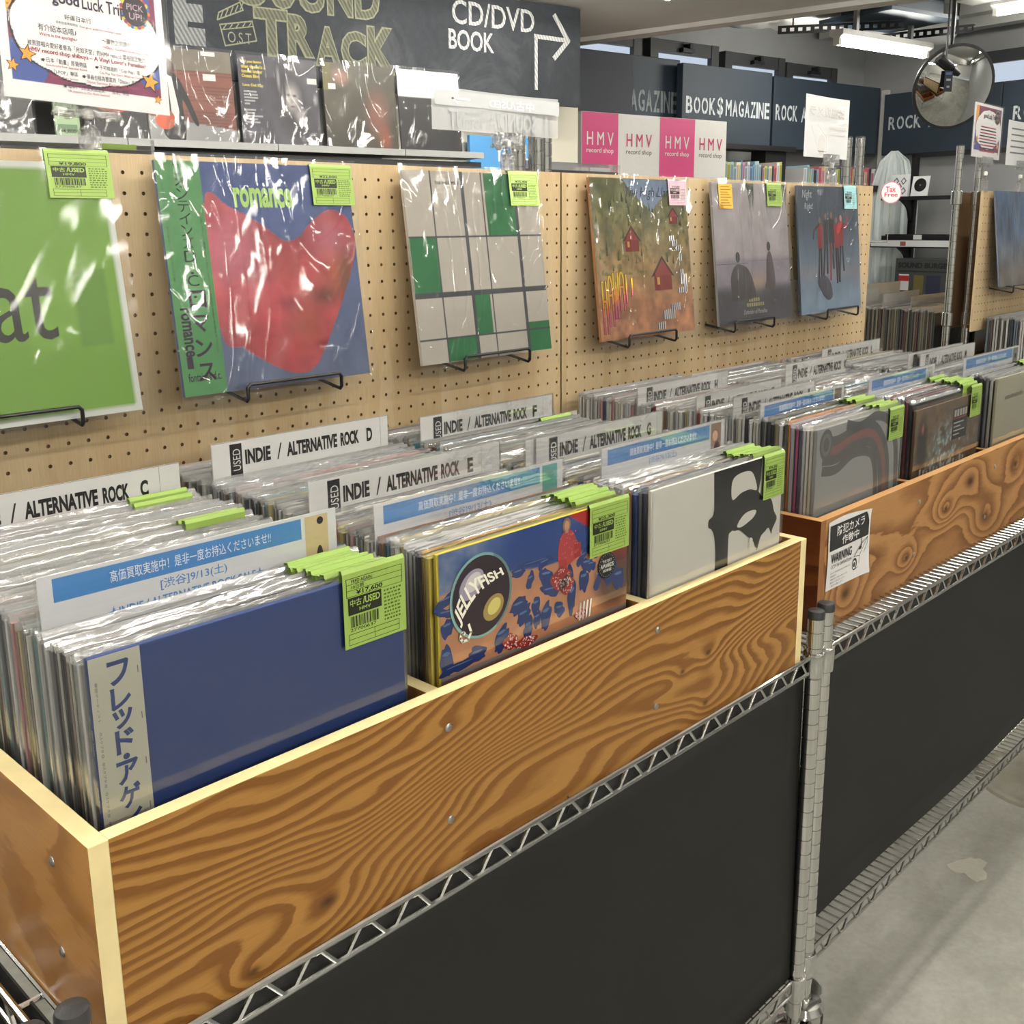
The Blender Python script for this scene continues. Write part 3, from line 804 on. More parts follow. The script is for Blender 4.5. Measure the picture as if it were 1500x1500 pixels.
# third unit across the gap: bins seen from their left end
DK = [(60, 48, 42), (44, 44, 46), (120, 112, 90), (96, 92, 74), (130, 124, 98), (36, 36, 40), (88, 40, 38), (140, 132, 104), (72, 60, 50), (110, 96, 80), (150, 142, 112)]
def far_stack(x, ya, yb, top, pal):
    y = ya
    while y < yb:
        ti = rs.choice([1, 2, 2]); far_rec(x+rs.uniform(-.004, .004), y, top-LP+rs.uniform(-.005, .005), ti, rs.choice(pal), rs.randrange(4)); y += THS[ti]+rs.uniform(.0016, .0035)
far_stack(3.40, .78, 1.20, .150, DK); far_stack(3.78, .78, 1.20, .150, DK)
far_stack(3.40, .10, .60, .135, [(176, 44, 52), (40, 44, 56), (70, 52, 46), (190, 150, 100), (206, 206, 204), (52, 60, 80), (30, 30, 34), (120, 140, 160), (236, 236, 236)])
far_stack(3.78, .10, .60, .135, DK)
fo = root('record_stack', 'packed rows of sleeved records in the farther cells and the bins across the gap', 'records', (2.6, .5, -.18))
stuff(fo); o = far.build('jackets', M['print'], fo); stuff(o); o = far_s.build('plastic_sleeves', [M['sleeve_bin'], M['sleeve_lip']], fo, True); stuff(o)
# bins of the third unit
record_bin('dark wooden record bin across the gap, on the near side of the far pegboard', 3.355, 1.16, .06, .55, -.03, (.4, .78), M['wood2s'], M['wood2s'], M['ply_edge'], [])
record_bin('dark wooden record bin across the gap, on the far side of the far pegboard', 3.355, 1.16, .745, .50, -.03, (.4, .78), M['wood2s'], M['wood2s'], M['ply_edge'], [])
wire_unit('chrome wire shelf unit carrying the bins across the gap', 3.33, 4.53, .02, 1.28, -.235, -.76, -.2, False)

# ------------------------------------------------------------------ front covers
def hero(label, x, y, ztop, th=.005, col=(200, 200, 200), sleeve='sleeve', tagspec=None, dx=0):
    r = root('record', label, 'record', (x+LP/2, y, ztop-LP))
    b = MB(); b.box(Fr((x, y, ztop)), 0, LP, -LP, 0, -th, 0, col=col); b.build('jacket', M['print'], r, bevel=.0006)
    fr = Fr((x, y, ztop))
    # clear outer sleeve, open at the top
    b = MB(); nx, nz = 26, 26; h = .3245; w_ = .324; vs = []; fs = []
    for j in range(nz+1):
        for i in range(nx+1):
            a = -.002+w_*i/nx; q = -LP-.001+h*j/nz
            c = .0020 + .0003*math.sin(a*18+q*11) + .0001*math.sin(a*60-q*23)
            if q > 0: c += -.0012*(q/.008)
            vs.append(fr.p(a, q, c))
    for j in range(nz):
        for i in range(nx): k = j*(nx+1)+i; fs.append((k, k+1, k+nx+2, k+nx+1))
    b.add(vs, fs)
    b.rect(fr, -.002, -.002+w_, -LP-.001, .009, -th-.001)
    b.add([fr.p(-.002, -LP-.001, .0022), fr.p(-.002, .008, .0010), fr.p(-.002, .009, -th-.001), fr.p(-.002, -LP-.001, -th-.001)], [(0, 1, 2, 3)])
    b.build('plastic_sleeve', M[sleeve], r, True)
    if tagspec:
        b = MB(); price_tag_geo(b, Fr((x, y-.0035, ztop)), tagspec['a'], w=tagspec.get('w', .075), top=tagspec.get('top', .013), drop=tagspec.get('drop', .078), th=th-.003, price=tagspec['price'], artist=tagspec.get('artist'), col=tagspec.get('col', LIME))
        b.build('price_tag', M['print'], r)
    return r, fr

# 1 blue cover with a pale side band
r, fr = hero('plain blue record cover with pale katakana band and lime price tag, front left cell', .0265, .0295, .1367, .006, (40, 66, 128), tagspec=dict(a=.240, price='¥17,600', artist=('FRED AGAIN', '10日間')))
b = MB(); c = .0008
b.rect(fr, .0, .0425, -LP, 0, c, (206, 205, 186))
bl = (52, 72, 130)
for ch, zc, hw, hh in (('フ', .017, .009, .0105), ('レ', .039, .0085, .0095), ('ッ', .0565, .0085, .0085), ('ド', .076, .0080, .0105), ('・', .0895, .0028, .0028), ('ア', .103, .0092, .0105), ('ゲ', .1245, .0092, .0105), ('イ', .147, .009, .0105), ('ン', .169, .009, .0105)):
    b.text(fr, ch, .0235-hw, .0235+hw, -zc-hh, -zc+hh, c+.0003, bl, .03)
b.text(fr.sub(.0045, -.02, c+.0003, -math.pi/2), '参加アーティスト', 0, .034, -.001, .0012, 0, (110, 112, 120), 0)
for k in range(7): b.text(fr.sub(.0045, -.062-.026*k, c+.0003, -math.pi/2), '◎スケプタ ◎', 0, .022, -.001, .0012, 0, (110, 112, 120), 0)
for k in range(5): b.rect(fr, .039, .0398, -.022-.04*k, -.016-.04*k, c+.0003, (120, 120, 124))
b.build('paper_band', M['print'], r)
b = MB()
for k in range(4): b.text(Fr((fr.o.x-.0003, fr.o.y+.003, fr.o.z-.06-.05*k), (0, 0, -1), (0, -1, 0), (-1, 0, 0)), 'FRED AGAIN', 0, .022, -.001, .001, .0002, (220, 222, 230), 0)
b.build('spine_lettering', M['print'], r)

# 2 blue sky, orange ground, bubble
r, fr = hero('record cover with a round bubble logo on orange and blue, front middle cell', .3927, .0355, .1333, .005, (228, 206, 60), tagspec=dict(a=.238, price='¥25,300', top=.006, drop=.066))
def f_jelly(U, Vv):
    n = fbm(U, Vv, 30, 5)[..., None]
    hz = -.046+.006*np.sin(U*26)-.03*np.clip(U-.2, 0, 1)
    rgb = np.ones(U.shape+(3,))*np.array((30, 72, 150)); 
    cl = np.clip(1.4-U/.09+Vv*6, 0, 1)*fbm(U, Vv, 45, 9)*1.3
    rgb = rgb*(1-cl[..., None])+np.array((168, 176, 196))*cl[..., None]
    cr = np.clip((U-.17)/.05, 0, 1)*np.clip((fbm(U, Vv, 60, 4)-.4)*3, 0, 1)*.35
    rgb = rgb*(1-cr[..., None])+np.array((140, 160, 200))*cr[..., None]
    g = np.ones(U.shape+(3,))*np.array((222, 156, 114))*(.88+.22*n)
    m = smooth_mask(Vv-hz, .002); rgb = rgb*(1-m[..., None])+g*m[..., None]
    rgb = put(rgb, (U > .205) & (Vv > -.03+.0*(U)) & ((U-.205)*.62+Vv > .0), (196, 44, 44))
    rgb = put(rgb, (U > .285) & (Vv > -.078) & (Vv < -.05), (196, 44, 44))
    rgb = put(rgb, smooth_mask(np.hypot((U-.290), (Vv+.095))-.03-.01*n[..., 0], .02)*.75, (70, 40, 32))
    rgb = put(rgb, (Vv < -.137) & (Vv > -.142), (150, 142, 138))
    rgb = put(rgb, Vv < -.142, (176, 96, 70))
    return rgb
art_grid('cover_print', fr, 0.0025, LP, -LP, 0, 150, 150, f_jelly, .0006, r)
b = MB(); q = random.Random(3); c = .0009
BL = (22, 58, 128); BL2 = (96, 132, 190)
blobs = [(.012, -.052, .012, .006, .3), (.012, -.066, .010, .005, -.4), (.024, -.074, .007, .004, .5), (.012, -.083, .006, .010, .2), (.12, -.048, .011, .004, .1), (.15, -.043, .02, .003, -.1), (.163, -.047, .008, .005, .6),
         (.139, -.062, .005, .008, 0), (.166, -.066, .007, .013, .3), (.172, -.083, .012, .006, -.2), (.120, -.087, .014, .006, .5), (.128, -.10, .013, .006, .6), (.148, -.095, .005, .010, .2), (.150, -.112, .004, .010, 0),
         (.207, -.077, .005, .014, .2), (.230, -.055, .010, .005, .8), (.237, -.068, .006, .010, .3), (.232, -.086, .006, .014, -.2), (.246, -.07, .006, .006, .2), (.25, -.054, .009, .007, .3), (.262, -.088, .006, .013, -.5),
         (.282, -.086, .009, .014, .2), (.298, -.10, .007, .015, .1), (.010, -.118, .006, .016, .3), (.03, -.13, .022, .005, .15), (.055, -.124, .013, .006, -.3), (.092, -.118, .006, .017, -.6), (.135, -.118, .007, .011, .2), (.165, -.112, .006, .016, -.4),
         (.188, -.11, .008, .007, .3), (.02, -.16, .03, .006, .1), (.21, -.10, .006, .018, .1), (.075, -.155, .03, .006, 0)]
for (x, z, ra, rb, ro) in blobs:
    P_ = []
    for i in range(14):
        t_ = 2*math.pi*i/14; rr = 1+.28*math.sin(2*t_+x*90)+.12*math.sin(5*t_+z*70); P_.append((rr*ra*1.25*math.cos(t_), rr*rb*1.2*math.sin(t_)))
    ca, sa = math.cos(ro), math.sin(ro)
    P_ = spline([(x+u*ca-v_*sa, z+u*sa+v_*ca) for u, v_ in P_], 3)
    b.poly(fr, P_, c, BL); b.poly(fr, [(x+(u-x)*.6-ra*.1, z+(v_-z)*.14+rb*.45) for u, v_ in P_], c+.0002, BL2); c += .00001
c = .0014
# person in red, abstract
b.poly(fr, spline([(.186, -.052), (.188, -.028), (.196, -.018), (.208, -.018), (.216, -.028), (.224, -.05), (.214, -.056), (.2, -.06)], 4), c, (206, 66, 72))
b.poly(fr, [(.187, -.05), (.2, -.052), (.203, -.07), (.19, -.068)], c+.0001, (196, 50, 54)); b.rect(fr, .192, .199, -.082, -.068, c+.0001, (196, 160, 130))
b.rect(fr, .214, .226, -.054, -.036, c+.0001, (186, 40, 44)); b.poly(fr, [(.204, -.05), (.222, -.047), (.222, -.043), (.204, -.045)], c+.0003, (204, 70, 76))
b.ell(fr, .2005, -.0105, .0072, .0085, c+.0002, (168, 124, 78)); b.ell(fr, .2005, -.0115, .0042, .0062, c+.0004, (222, 176, 148)); b.rect(fr, .198, .203, -.02, -.016, c+.0004, (214, 166, 138))
for k in range(30):
    b.ell(fr, q.uniform(.189, .22), q.uniform(-.05, -.02), .0012, .0008, c+.0005, (232, 120, 120), 6)
for (x, z, ra, rb) in ((.190, -.073, .018, .013), (.2, -.083, .013, .011), (.105, -.125, .012, .009), (.13, -.133, .02, .006), (.225, -.126, .01, .006)):
    b.poly(fr, spline([(x+ra*(1+.15*math.sin(5*t_))*math.cos(t_), z+rb*(1+.15*math.cos(4*t_))*math.sin(t_)) for t_ in [2*math.pi*i/12 for i in range(12)]], 3), c+.0005, (176, 36, 34))
    for k in range(34):
        a_ = q.uniform(0, 6.3); d_ = math.sqrt(q.random())*.9
        b.ell(fr, x+ra*d_*math.cos(a_), z+rb*d_*math.sin(a_), q.uniform(.0006, .0018), q.uniform(.0005, .0012), c+.0007+k*.000004, (236, 204, 196), 6, q.uniform(0, 3))
for k in range(4): b.poly(fr, [(.222+k*.006, -.134), (.225+k*.006, -.134), (.227+k*.0065, -.112), (.224+k*.0065, -.112)], c+.0006, (236, 232, 226))
# bubble with lettering
b.ell(fr, .0615, -.059, .0465, .0475, c+.0008, (118, 158, 156), 40); b.ell(fr, .0615, -.059, .043, .0445, c+.0010, (44, 34, 42), 40)
b.ell(fr, .047, -.043, .020, .014, c+.0011, (150, 142, 160), 24, .6); b.ell(fr, .049, -.041, .013, .009, c+.0012, (196, 192, 190), 24, .6)
b.ell(fr, .079, -.077, .017, .013, c+.0011, (146, 128, 70), 24, .6); b.ell(fr, .080, -.076, .011, .008, c+.0012, (196, 186, 110), 24, .6)
def wj(X, Y): return X, Y*(1+.35*math.sin(X*60))+.010*math.sin(X*34)
fj = fr.sub(.030, -.088, c+.0014, .50)
b.text(fj, 'JELLYFISH', 0, .079, 0, .021, 0, (240, 236, 220), .03, warp=wj)
sp = [(.034+.0015*k*math.cos(k*.9), -.096+.0015*k*math.sin(k*.9)) for k in range(1, 9)]
b.line(fr, sp, .0032, c+.0014, (240, 236, 220))
# black round award sticker
b.ell(fr, .274, -.077, .0165, .0165, c+.0010, (22, 22, 24), 36)
b.text(fr, 'THE BRIT', .265, .283, -.073, -.0695, c+.0012, (205, 205, 200), .01); b.text(fr, 'AWARDS', .2615, .2865, -.080, -.0745, c+.0012, (215, 215, 210), .02); b.text(fr, 'NOMINEE', .266, .282, -.085, -.0815, c+.0012, (205, 205, 200), .01)
for k in range(24):
    t_ = 2*math.pi*k/24; b.ell(fr, .274+.0142*math.cos(t_), -.077+.0142*math.sin(t_), .0005, .0005, c+.0012, (200, 200, 196), 6)
b.build('cover_figures', M['print'], r)

# 3 white cover with a black figure
r, fr = hero('white record cover with a black silhouette of a letter shape, front right cell', .7385, .0211, .1374, .005, (240, 237, 226), tagspec=dict(a=.258, w=.056, price='¥34,200', top=.004, drop=.066))
b = MB()
b.rect(fr, .002, LP, -LP, 0, .0006, (240, 237, 226))
K = (34, 33, 34)
b.poly(fr, spline([(.137, .0), (.141, -.03), (.138, -.058), (.128, -.064), (.127, -.074), (.135, -.079), (.142, -.092), (.146, -.12), (.147, -.18), (.178, -.18), (.177, -.13), (.178, -.095), (.186, -.090)], 4, False) + [(.20, -.06), (.17, -.0)], .0010, K)
b.poly(fr, [(.137, 0), (.258, 0), (.256, -.030), (.251, -.048), (.235, -.050), (.20, -.052), (.19, -.09), (.16, -.10), (.14, -.06)], .0011, K)
b.poly(fr, spline([(.176, -.05), (.21, -.044), (.246, -.045), (.262, -.057), (.286, -.065), (.296, -.085), (.305, -.098), (.294, -.112), (.291, -.119), (.283, -.108), (.272, -.112), (.262, -.117), (.252, -.135), (.243, -.120), (.225, -.108), (.205, -.095), (.188, -.092), (.172, -.08)], 4), .0012, K)
b.poly(fr, spline([(.184, -.047), (.180, -.028), (.186, -.016), (.205, -.012), (.228, -.014), (.240, -.026), (.246, -.044), (.228, -.040), (.205, -.041)], 4), .0014, (240, 237, 226))
b.poly(fr, spline([(.198, -.088), (.204, -.080), (.218, -.073), (.236, -.072), (.247, -.075), (.240, -.083), (.224, -.088), (.208, -.091)], 4), .0014, (240, 237, 226))
b.poly(fr, spline([(.232, -.112), (.228, -.122), (.234, -.13), (.245, -.135), (.252, -.132), (.246, -.128), (.240, -.122), (.240, -.115)], 4), .0015, (240, 237, 226))
b.build('cover_print', M['print'], r)

# 4 grey cover with curving bands (second bin)
r, fr = hero('smoky grey record cover with curving black and red bands, second bin left cell', 1.2520, .0725, .1325, .005, (150, 150, 148), sleeve='sleeve_smoky', tagspec=dict(a=.256, w=.058, price='¥12,100', top=.004, drop=.060))
def band(pts, w_, col, c):
    p = spline(pts, 8, False); n = len(p); lo = []; hi = []
    for i in range(n):
        d = (p[min(n-1, i+1)][0]-p[max(0, i-1)][0], p[min(n-1, i+1)][1]-p[max(0, i-1)][1]); L = math.hypot(*d) or 1
        lo.append((p[i][0]+d[1]/L*w_/2, p[i][1]-d[0]/L*w_/2)); hi.append((p[i][0]-d[1]/L*w_/2, p[i][1]+d[0]/L*w_/2))
    for i in range(n-1): b.poly(fr, [lo[i], lo[i+1], hi[i+1], hi[i]], c, col)
b = MB(); b.rect(fr, 0, LP, -LP, 0, .0006, (152, 152, 150))
rows = [(-.022, 0, (58, 58, 58)), (-.038, .012, (122, 62, 54)), (-.054, .026, (60, 60, 60)), (-.072, .044, (64, 62, 60))]
for (z, dxx, col) in rows:
    band([(.02, z), (.07, z-.004), (.13, z+.004+dxx*.2), (.19, z+.006), (.235-dxx*.5, z-.02), (.262-dxx*.9, z-.065), (.27-dxx, z-.13), (.272-dxx, z-.2)], .0165, col, .0010+dxx*.001)
band([(.10, -.004), (.15, -.014), (.21, -.004), (.262, -.02), (.292, -.06), (.303, -.12), (.305, -.2)], .017, (60, 60, 60), .0010)
b.ell(fr, .030, -.028, .022, .026, .0014, (66, 66, 66), 30); b.ell(fr, .030, -.028, .016, .019, .0015, (96, 96, 96), 30); b.ell(fr, .030, -.028, .010, .012, .0016, (60, 60, 60), 24)
b.build('cover_print', M['print'], r)

# 5 brown cover with pale scribbles and a black sticker
r, fr = hero('brown record cover with ice-blue figures and a black caption box, second bin middle cell', 1.6285, .0715, .1145, .005, (120, 96, 72), tagspec=dict(a=.252, w=.055, price='¥11,000', top=.020, drop=.066))
def f_br(U, Vv):
    n = fbm(U, Vv, 60, 21); rgb = np.ones(U.shape+(3,))*np.array((116, 94, 70))*(.75+.5*n)[..., None]
    m = (np.exp(-((U-.16)/.10)**2)*np.clip((-Vv-.02)/.07, 0, 1))*np.clip((fbm(U, Vv, 90, 33)-.40)*5, 0, 1)
    rgb = put(rgb, m, (128, 156, 166)); m2 = m*np.clip((fbm(U, Vv, 150, 39)-.5)*8, 0, 1); rgb = put(rgb, m2, (222, 230, 230))
    m3 = np.clip(1.3-np.hypot((U-.035)/.022, (Vv+.075)/.055), 0, 1); rgb = put(rgb, np.clip(m3*1.6, 0, 1), (42, 34, 34))
    m4 = np.clip(1.3-np.hypot((U-.035)/.008, (Vv+.04)/.012), 0, 1); rgb = put(rgb, m4, (190, 96, 74))
    return rgb
art_grid('cover_print', fr, 0, LP, -LP, 0, 110, 110, f_br, .0006, r)
b = MB(); b.rect(fr, .176, .250, -.082, -.018, .0010, (40, 36, 36)); [b.rect(fr, .182+.0135*k_, .192+.0135*k_, -.036, -.022, .0012, (200, 196, 190)) for k_ in range(5)]
for k in range(4): b.rect(fr, .182, .182+[.05, .035, .055, .03][k], -.050-k*.008, -.0475-k*.008, .0012, (200, 196, 190))
b.rect(fr, .176, .250, -.041, -.038, .0012, (150, 50, 46))
for k in range(14): b.rect(fr, .03+k*.016, .038+k*.016, -.15, -.118-(k % 3)*.004, .0010, (214, 208, 196))
b.build('caption_sticker', M['print'], r)

# 6 beige cover at the right edge
r, fr = hero('plain beige record cover with small grey lettering, second bin right cell', 2.0135, .064, .133, .005, (186, 182, 156))
b = MB(); b.rect(fr, 0, LP, -LP, 0, .0006, (190, 186, 160)); [b.rect(fr, .050+.0085*k_, .0565+.0085*k_, -.050, -.043+(k_ % 3)*.001, .0009, (112, 110, 98)) for k_ in range(17) if k_ != 13]; b.build('cover_print', M['print'], r)

# ================================================================== DIVIDER CARDS
def holder(fr, w_, h, r, top):
    b = MB(); b.box(fr, -.003, w_+.003, -h, top+.0015, -.0016, -.0010); b.box(fr, -.003, w_+.003, -h, top+.0015, .0008, .0012)
    b.box(fr, -.0036, -.0024, -h, top+.0015, -.0016, .0012); b.build('clear_holder', M['acrylic'], r)
def genre_card(letter, x, y, zt, w_=.305, lean=0, plain=False, mirror_dx=0, label=None, yaw=0):
    ex = (math.cos(yaw), math.sin(yaw), 0); fr = Fr((x, y, zt), ex)
    r = root('divider_card', label or 'white divider card reading INDIE / ALTERNATIVE ROCK %s' % letter, 'card', fr.p(w_/2, -.33))
    b = MB(); b.box(fr, 0, w_, -.33, 0, -.0007, .0004, col=(234, 233, 230)); b.build('card', M['print'], r)
    if not plain:
        b = MB(); c = .0007
        b.rect(fr, .026, .044, -.064, -.004, c, (38, 38, 40))
        b.text(fr.sub(.0405, -.040, c+.0002, math.pi/2), 'USED', 0, .029, -.0008, .0105, 0, (226, 226, 224), .0, -.0)
        K = (28, 27, 28)
        b.text(fr, 'INDIE', .0485, .088, -.034, -.014, c, K, .045); b.text(fr, '/', .098, .106, -.035, -.013, c, K, .0)
        b.text(fr, 'ALTERNATIVE', .114, .199, -.034, -.014, c, K, .045); b.text(fr, 'ROCK', .205, .238, -.034, -.014, c, K, .045)
        b.text(fr, letter, .252, .2625, -.034, -.014, c, K, .045)
        b.rect(fr, .2775, .2781, -.07, 0, c, (150, 150, 148)); b.rect(fr, 0, w_, -.0006, 0, c, (120, 120, 118))
        b.build('lettering', M['print'], r)
    holder(fr, w_, .33, r, 0)
    return r, fr
def sale_card(x, y, zt, w_, pic, lab, yaw=0, full=True):
    ex = (math.cos(yaw), math.sin(yaw), 0); fr = Fr((x, y, zt), ex)
    r = root('sale_card', lab, 'card', fr.p(w_/2, -.33))
    b = MB(); b.box(fr, 0, w_, -.33, 0, -.0007, .0004, col=(232, 233, 236)); b.build('card', M['print'], r)
    b = MB(); c = .0007; k = w_/.305; B_ = (82, 146, 214)
    b.rect(fr, .012*k, .262*k, -.0245, -.0035, c, B_)
    b.text(fr, '高価買取実施中！是非一度お持込くださいませ!!', .062*k, .226*k, -.0195, -.0085, c+.0002, (238, 243, 250), .004)
    b.text(fr, '[渋谷]9/13(土)', .108*k, .176*k, -.0385, -.0275, c, B_, .006)
    b.text(fr, '★INDIE / ALTERNATIVE ROCK SALE★', .058*k, .216*k, -.0515, -.0410, c, B_, .02)
    b.build('lettering', M['print'], r)
    b = MB(); pc, figs = pic
    b.rect(fr, .2665*k, .2945*k, -.066, -.003, c, pc)
    for (fa, fb, ra, rb, col) in figs: b.ell(fr, (.2665+.028*fa)*k, -.003-.063*fb, ra, rb, c+.0002, col, 14)
    b.build('cover_picture', M['print'], r)
    holder(fr, w_, .33, r, 0)
    return r
genre_card('C', .036, .458, .176, yaw=.0); genre_card('D', .397, .475, .187, .292); genre_card('F', .752, .473, .175, .302); genre_card('E', .3925, .255, .175, .312)
genre_card('G', .752, .230, .175, .291)
genre_card('G', .735, .2335, .1735, .291, plain=True, label='plain white divider card just behind the G card'); genre_card('H', 1.247, .434, .168, .30); 
genre_card('I', 1.249, .306, .165, .288); genre_card('J', 1.247, .229, .170, .284); genre_card('K', 1.635, .352, .178, .262); genre_card('L', 1.993, .462, .170, .300)
genre_card('M', 2.012, .261, .172, .305, label='rear divider card of the pair reading INDIE / ALTERNATIVE ROCK M'); genre_card('M', 2.035, .243, .171, .312, label='front divider card of the pair reading INDIE / ALTERNATIVE ROCK M')
tan = ((218, 196, 150), [(.6, .7, .004, .012, (70, 66, 58)), (.3, .85, .004, .007, (84, 78, 66)), (.66, .1, .004, .004, (40, 38, 38))])
sale_card(.031, .124, .180, .303, tan, 'blue-banded sale card with a tan cactus picture, front left cell')
sale_card(.389, .130, .1705, .305, ((88, 172, 166), [(.3, .75, .002, .004, (210, 220, 214)), (.42, .8, .002, .003, (190, 200, 200))]), 'blue-banded sale card with a teal picture, front middle cell')
sale_card(.750, .111, .177, .288, ((150, 112, 96), [(.4, .3, .007, .008, (210, 170, 150)), (.6, .6, .008, .010, (84, 56, 50)), (.3, .8, .005, .006, (196, 150, 130))]), 'blue-banded sale card with a brown portrait picture, front right cell')
sale_card(1.249, .177, .164, .295, ((120, 104, 92), [(.4, .4, .005, .006, (200, 190, 184)), (.6, .7, .005, .005, (60, 54, 50))]), 'blue-banded sale card in the second bin, left cell')
sale_card(1.630, .169, .165, .305, ((196, 196, 192), [(.5, .3, .004, .005, (150, 150, 148))]), 'blue-banded sale card in the second bin, middle cell')
sale_card(2.000, .133, .173, .335, ((110, 104, 100), [(.5, .3, .005, .006, (60, 58, 60)), (.5, .7, .005, .008, (170, 160, 150))]), 'blue-banded sale card in the second bin, right cell')
for i, (x, y, zt, lb) in enumerate(((3.42, 1.06, .235, 'rearmost'), (3.415, .98, .205, 'second'), (3.47, .90, .195, 'foremost'))):
    genre_card('', x, y, zt, .30, plain=True, label='%s blank clear-sleeved divider card in the bins across the gap' % lb)

# security camera notice taped to the second bin
fr = Fr((1.2465, .0405, -.016)); w_, h = .146, .118
r = root('notice_sheet', 'white and black paper notice about a security camera, taped to the knotty bin', 'notice', fr.p(w_/2, -h))
b = MB(); nx, nz = 12, 10; vs = []; fs = []
for j in range(nz+1):
    for i in range(nx+1):
        a = w_*i/nx; q = -h*j/nz + (.0035*math.sin(a*30) if j == 0 else 0)
        c = .0008+.0012*math.sin(a*22+j*.3)**2 + (.006*((a/w_)**4)*((j/nz)**3))+(.004*((a/w_)**6)*((1-j/nz)**4))
        vs.append(fr.p(a, q, c))
for j in range(nz):
    for i in range(nx): k = j*(nx+1)+i; fs.append((k, k+nx+1, k+nx+2, k+1))
b.add(vs, fs, col=(226, 225, 224)); b.build('sheet', M['print'], r, True)
b = MB(); c = .0030; fr2 = fr
b.rect(fr, .004, w_-.004, -.050, -.006, c-.0004, (40, 40, 42))
W_ = (236, 235, 232); b.text(fr, '防犯カメラ', .026, .124, -.027, -.010, c, W_, .008); b.text(fr, '作動中', .045, .105, -.046, -.030, c, W_, .008)
K = (44, 44, 46); b.text(fr, 'WARNING', .010, .082, -.072, -.056, c, K, .03); b.text(fr, 'CCTV IN OPERATION', .010, .082, -.081, -.0755, c, K, .01)
for k in range(5): b.text(fr, ['防犯カメラの映像は防犯目的以外には使用しません', '警備員巡回中', '不審者を見かけた場合はお知らせください', '事務所までお申し付けください', 'ご協力をお願いします'][k], .010, .010+[.07, .02, .06, .052, .045][k], -.0905-k*.0055, -.0875-k*.0055, c, K, 0)
b.line(fr, [(.117, -.045), (.117, -.066)], .0022, c, K); b.ell(fr, .113, -.067, .005, .003, c, K)
b.line(fr, [(.092, -.078), (.117, -.060), (.139, -.052), (.139, -.062), (.113, -.098)], .0012, c, K)
b.line(fr, [(.092, -.078), (.111, -.080), (.111, -.098), (.100, -.102)], .0012, c, K); b.line(fr, [(.111, -.080), (.139, -.052)], .0012, c, K)
b.ell(fr, .095, -.092, .0085, .011, c, K); b.ell(fr, .0935, -.0925, .0055, .0075, c+.0002, W_); b.ell(fr, .093, -.0925, .0035, .005, c+.0004, K)
b.build('lettering', M['print'], r)

# ================================================================== PEGBOARDS
M['peg'] = wood('birch_pegboard', (198, 176, 140), (188, 163, 124), (192, 169, 132), 2, 0, 3, 5, [], 1.1, 9, 3, .5, 0, .6)
M['hole_shade'] = pm('pegboard_hole_shade', (120, 92, 62), .8)  # hole walls and added backing sheet coloured dark to stand for shade
PITCH = .02662
def pegboard(label, x0, x1, hx0, y=.624, zb=.098, zt=.5567, th=.0055, face=-1, only_front=True):
    b = MB(); r = .0027; p = PITCH
    n = int((x1-hx0-.010)/p)+1; hz0 = .1875-2*p
    while hz0-p/2 < zb+.006: hz0 += p
    m = int((zt-hz0-.010)/p)+1
    xs0 = hx0-p/2; xs1 = hx0+(n-.5)*p; zs0 = hz0-p/2; zs1 = hz0+(m-.5)*p
    fr = Fr((0, y, 0)) if face < 0 else Fr((0, y, 0), (-1, 0, 0))
    s = 1 if face < 0 else -1
    for (a0, a1, q0, q1) in ((x0, xs0, zb, zt), (xs1, x1, zb, zt), (xs0, xs1, zb, zs0), (xs0, xs1, zs1, zt)):
        if face < 0: b.rect(fr, a0, a1, q0, q1)
        else: b.rect(fr, -a1, -a0, q0, q1)
    oc = [(math.cos(math.pi/4*k), math.sin(math.pi/4*k)) for k in range(8)]
    sq = [(1, 0), (1, 1), (0, 1), (-1, 1), (-1, 0), (-1, -1), (0, -1), (1, -1)]
    for i in range(n):
        for j in range(m):
            cx = (hx0+i*p)*s; cz = hz0+j*p
            vs = [fr.p(cx+u*p/2, cz+v_*p/2, 0) for u, v_ in sq] + [fr.p(cx+u*r, cz+v_*r, 0) for u, v_ in oc] + [fr.p(cx+u*r, cz+v_*r, -th) for u, v_ in oc]
            fs = [(k, (k+1) % 8, 8+(k+1) % 8, 8+k) for k in range(8)]
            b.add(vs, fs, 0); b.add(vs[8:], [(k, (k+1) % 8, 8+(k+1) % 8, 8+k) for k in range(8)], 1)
    rt = root('pegboard', label, 'pegboard', ((x0+x1)/2, y, zb))
    b.build('perforated_face', [M['peg'], M['hole_shade']], rt)
    b = MB(); e = W0
    b.box(e, x0, x1, zb, zt, -y-th*1.2 if face < 0 else -y+th, -y-th if face < 0 else -y+th*1.2)
    b.build('hole_shade_sheet', M['hole_shade'], rt)
    b = MB(); c0, c1 = (-y-th, -y) if face < 0 else (-y, -y+th)
    t = .0008
    b.box(e, x0-t, x0, zb, zt, c0, c1); b.box(e, x1, x1+t, zb, zt, c0, c1); b.box(e, x0, x1, zt, zt+t, c0, c1); b.box(e, x0, x1, zb-t, zb, c0, c1)
    b.build('board_edge', M['peg'], rt)
    return rt
hx = .1965-7*PITCH
pegboard('perforated birch pegboard behind the front record bin', -.02, 1.2455, hx)
pegboard('perforated birch pegboard behind the second record bin', 1.2505, 2.537, 1.2655)
pegboard('perforated birch pegboard across the gap at the right edge', 3.325, 4.56, 3.345)
pegboard('pegboard facing the far aisle, back to back with the right-edge pegboard', 3.36, 4.56, 3.38, y=.735, face=1)
pegboard('pegboard facing the far aisle behind the two nearer boards', -.02, 2.50, hx, y=.735, face=1, zt=.545)

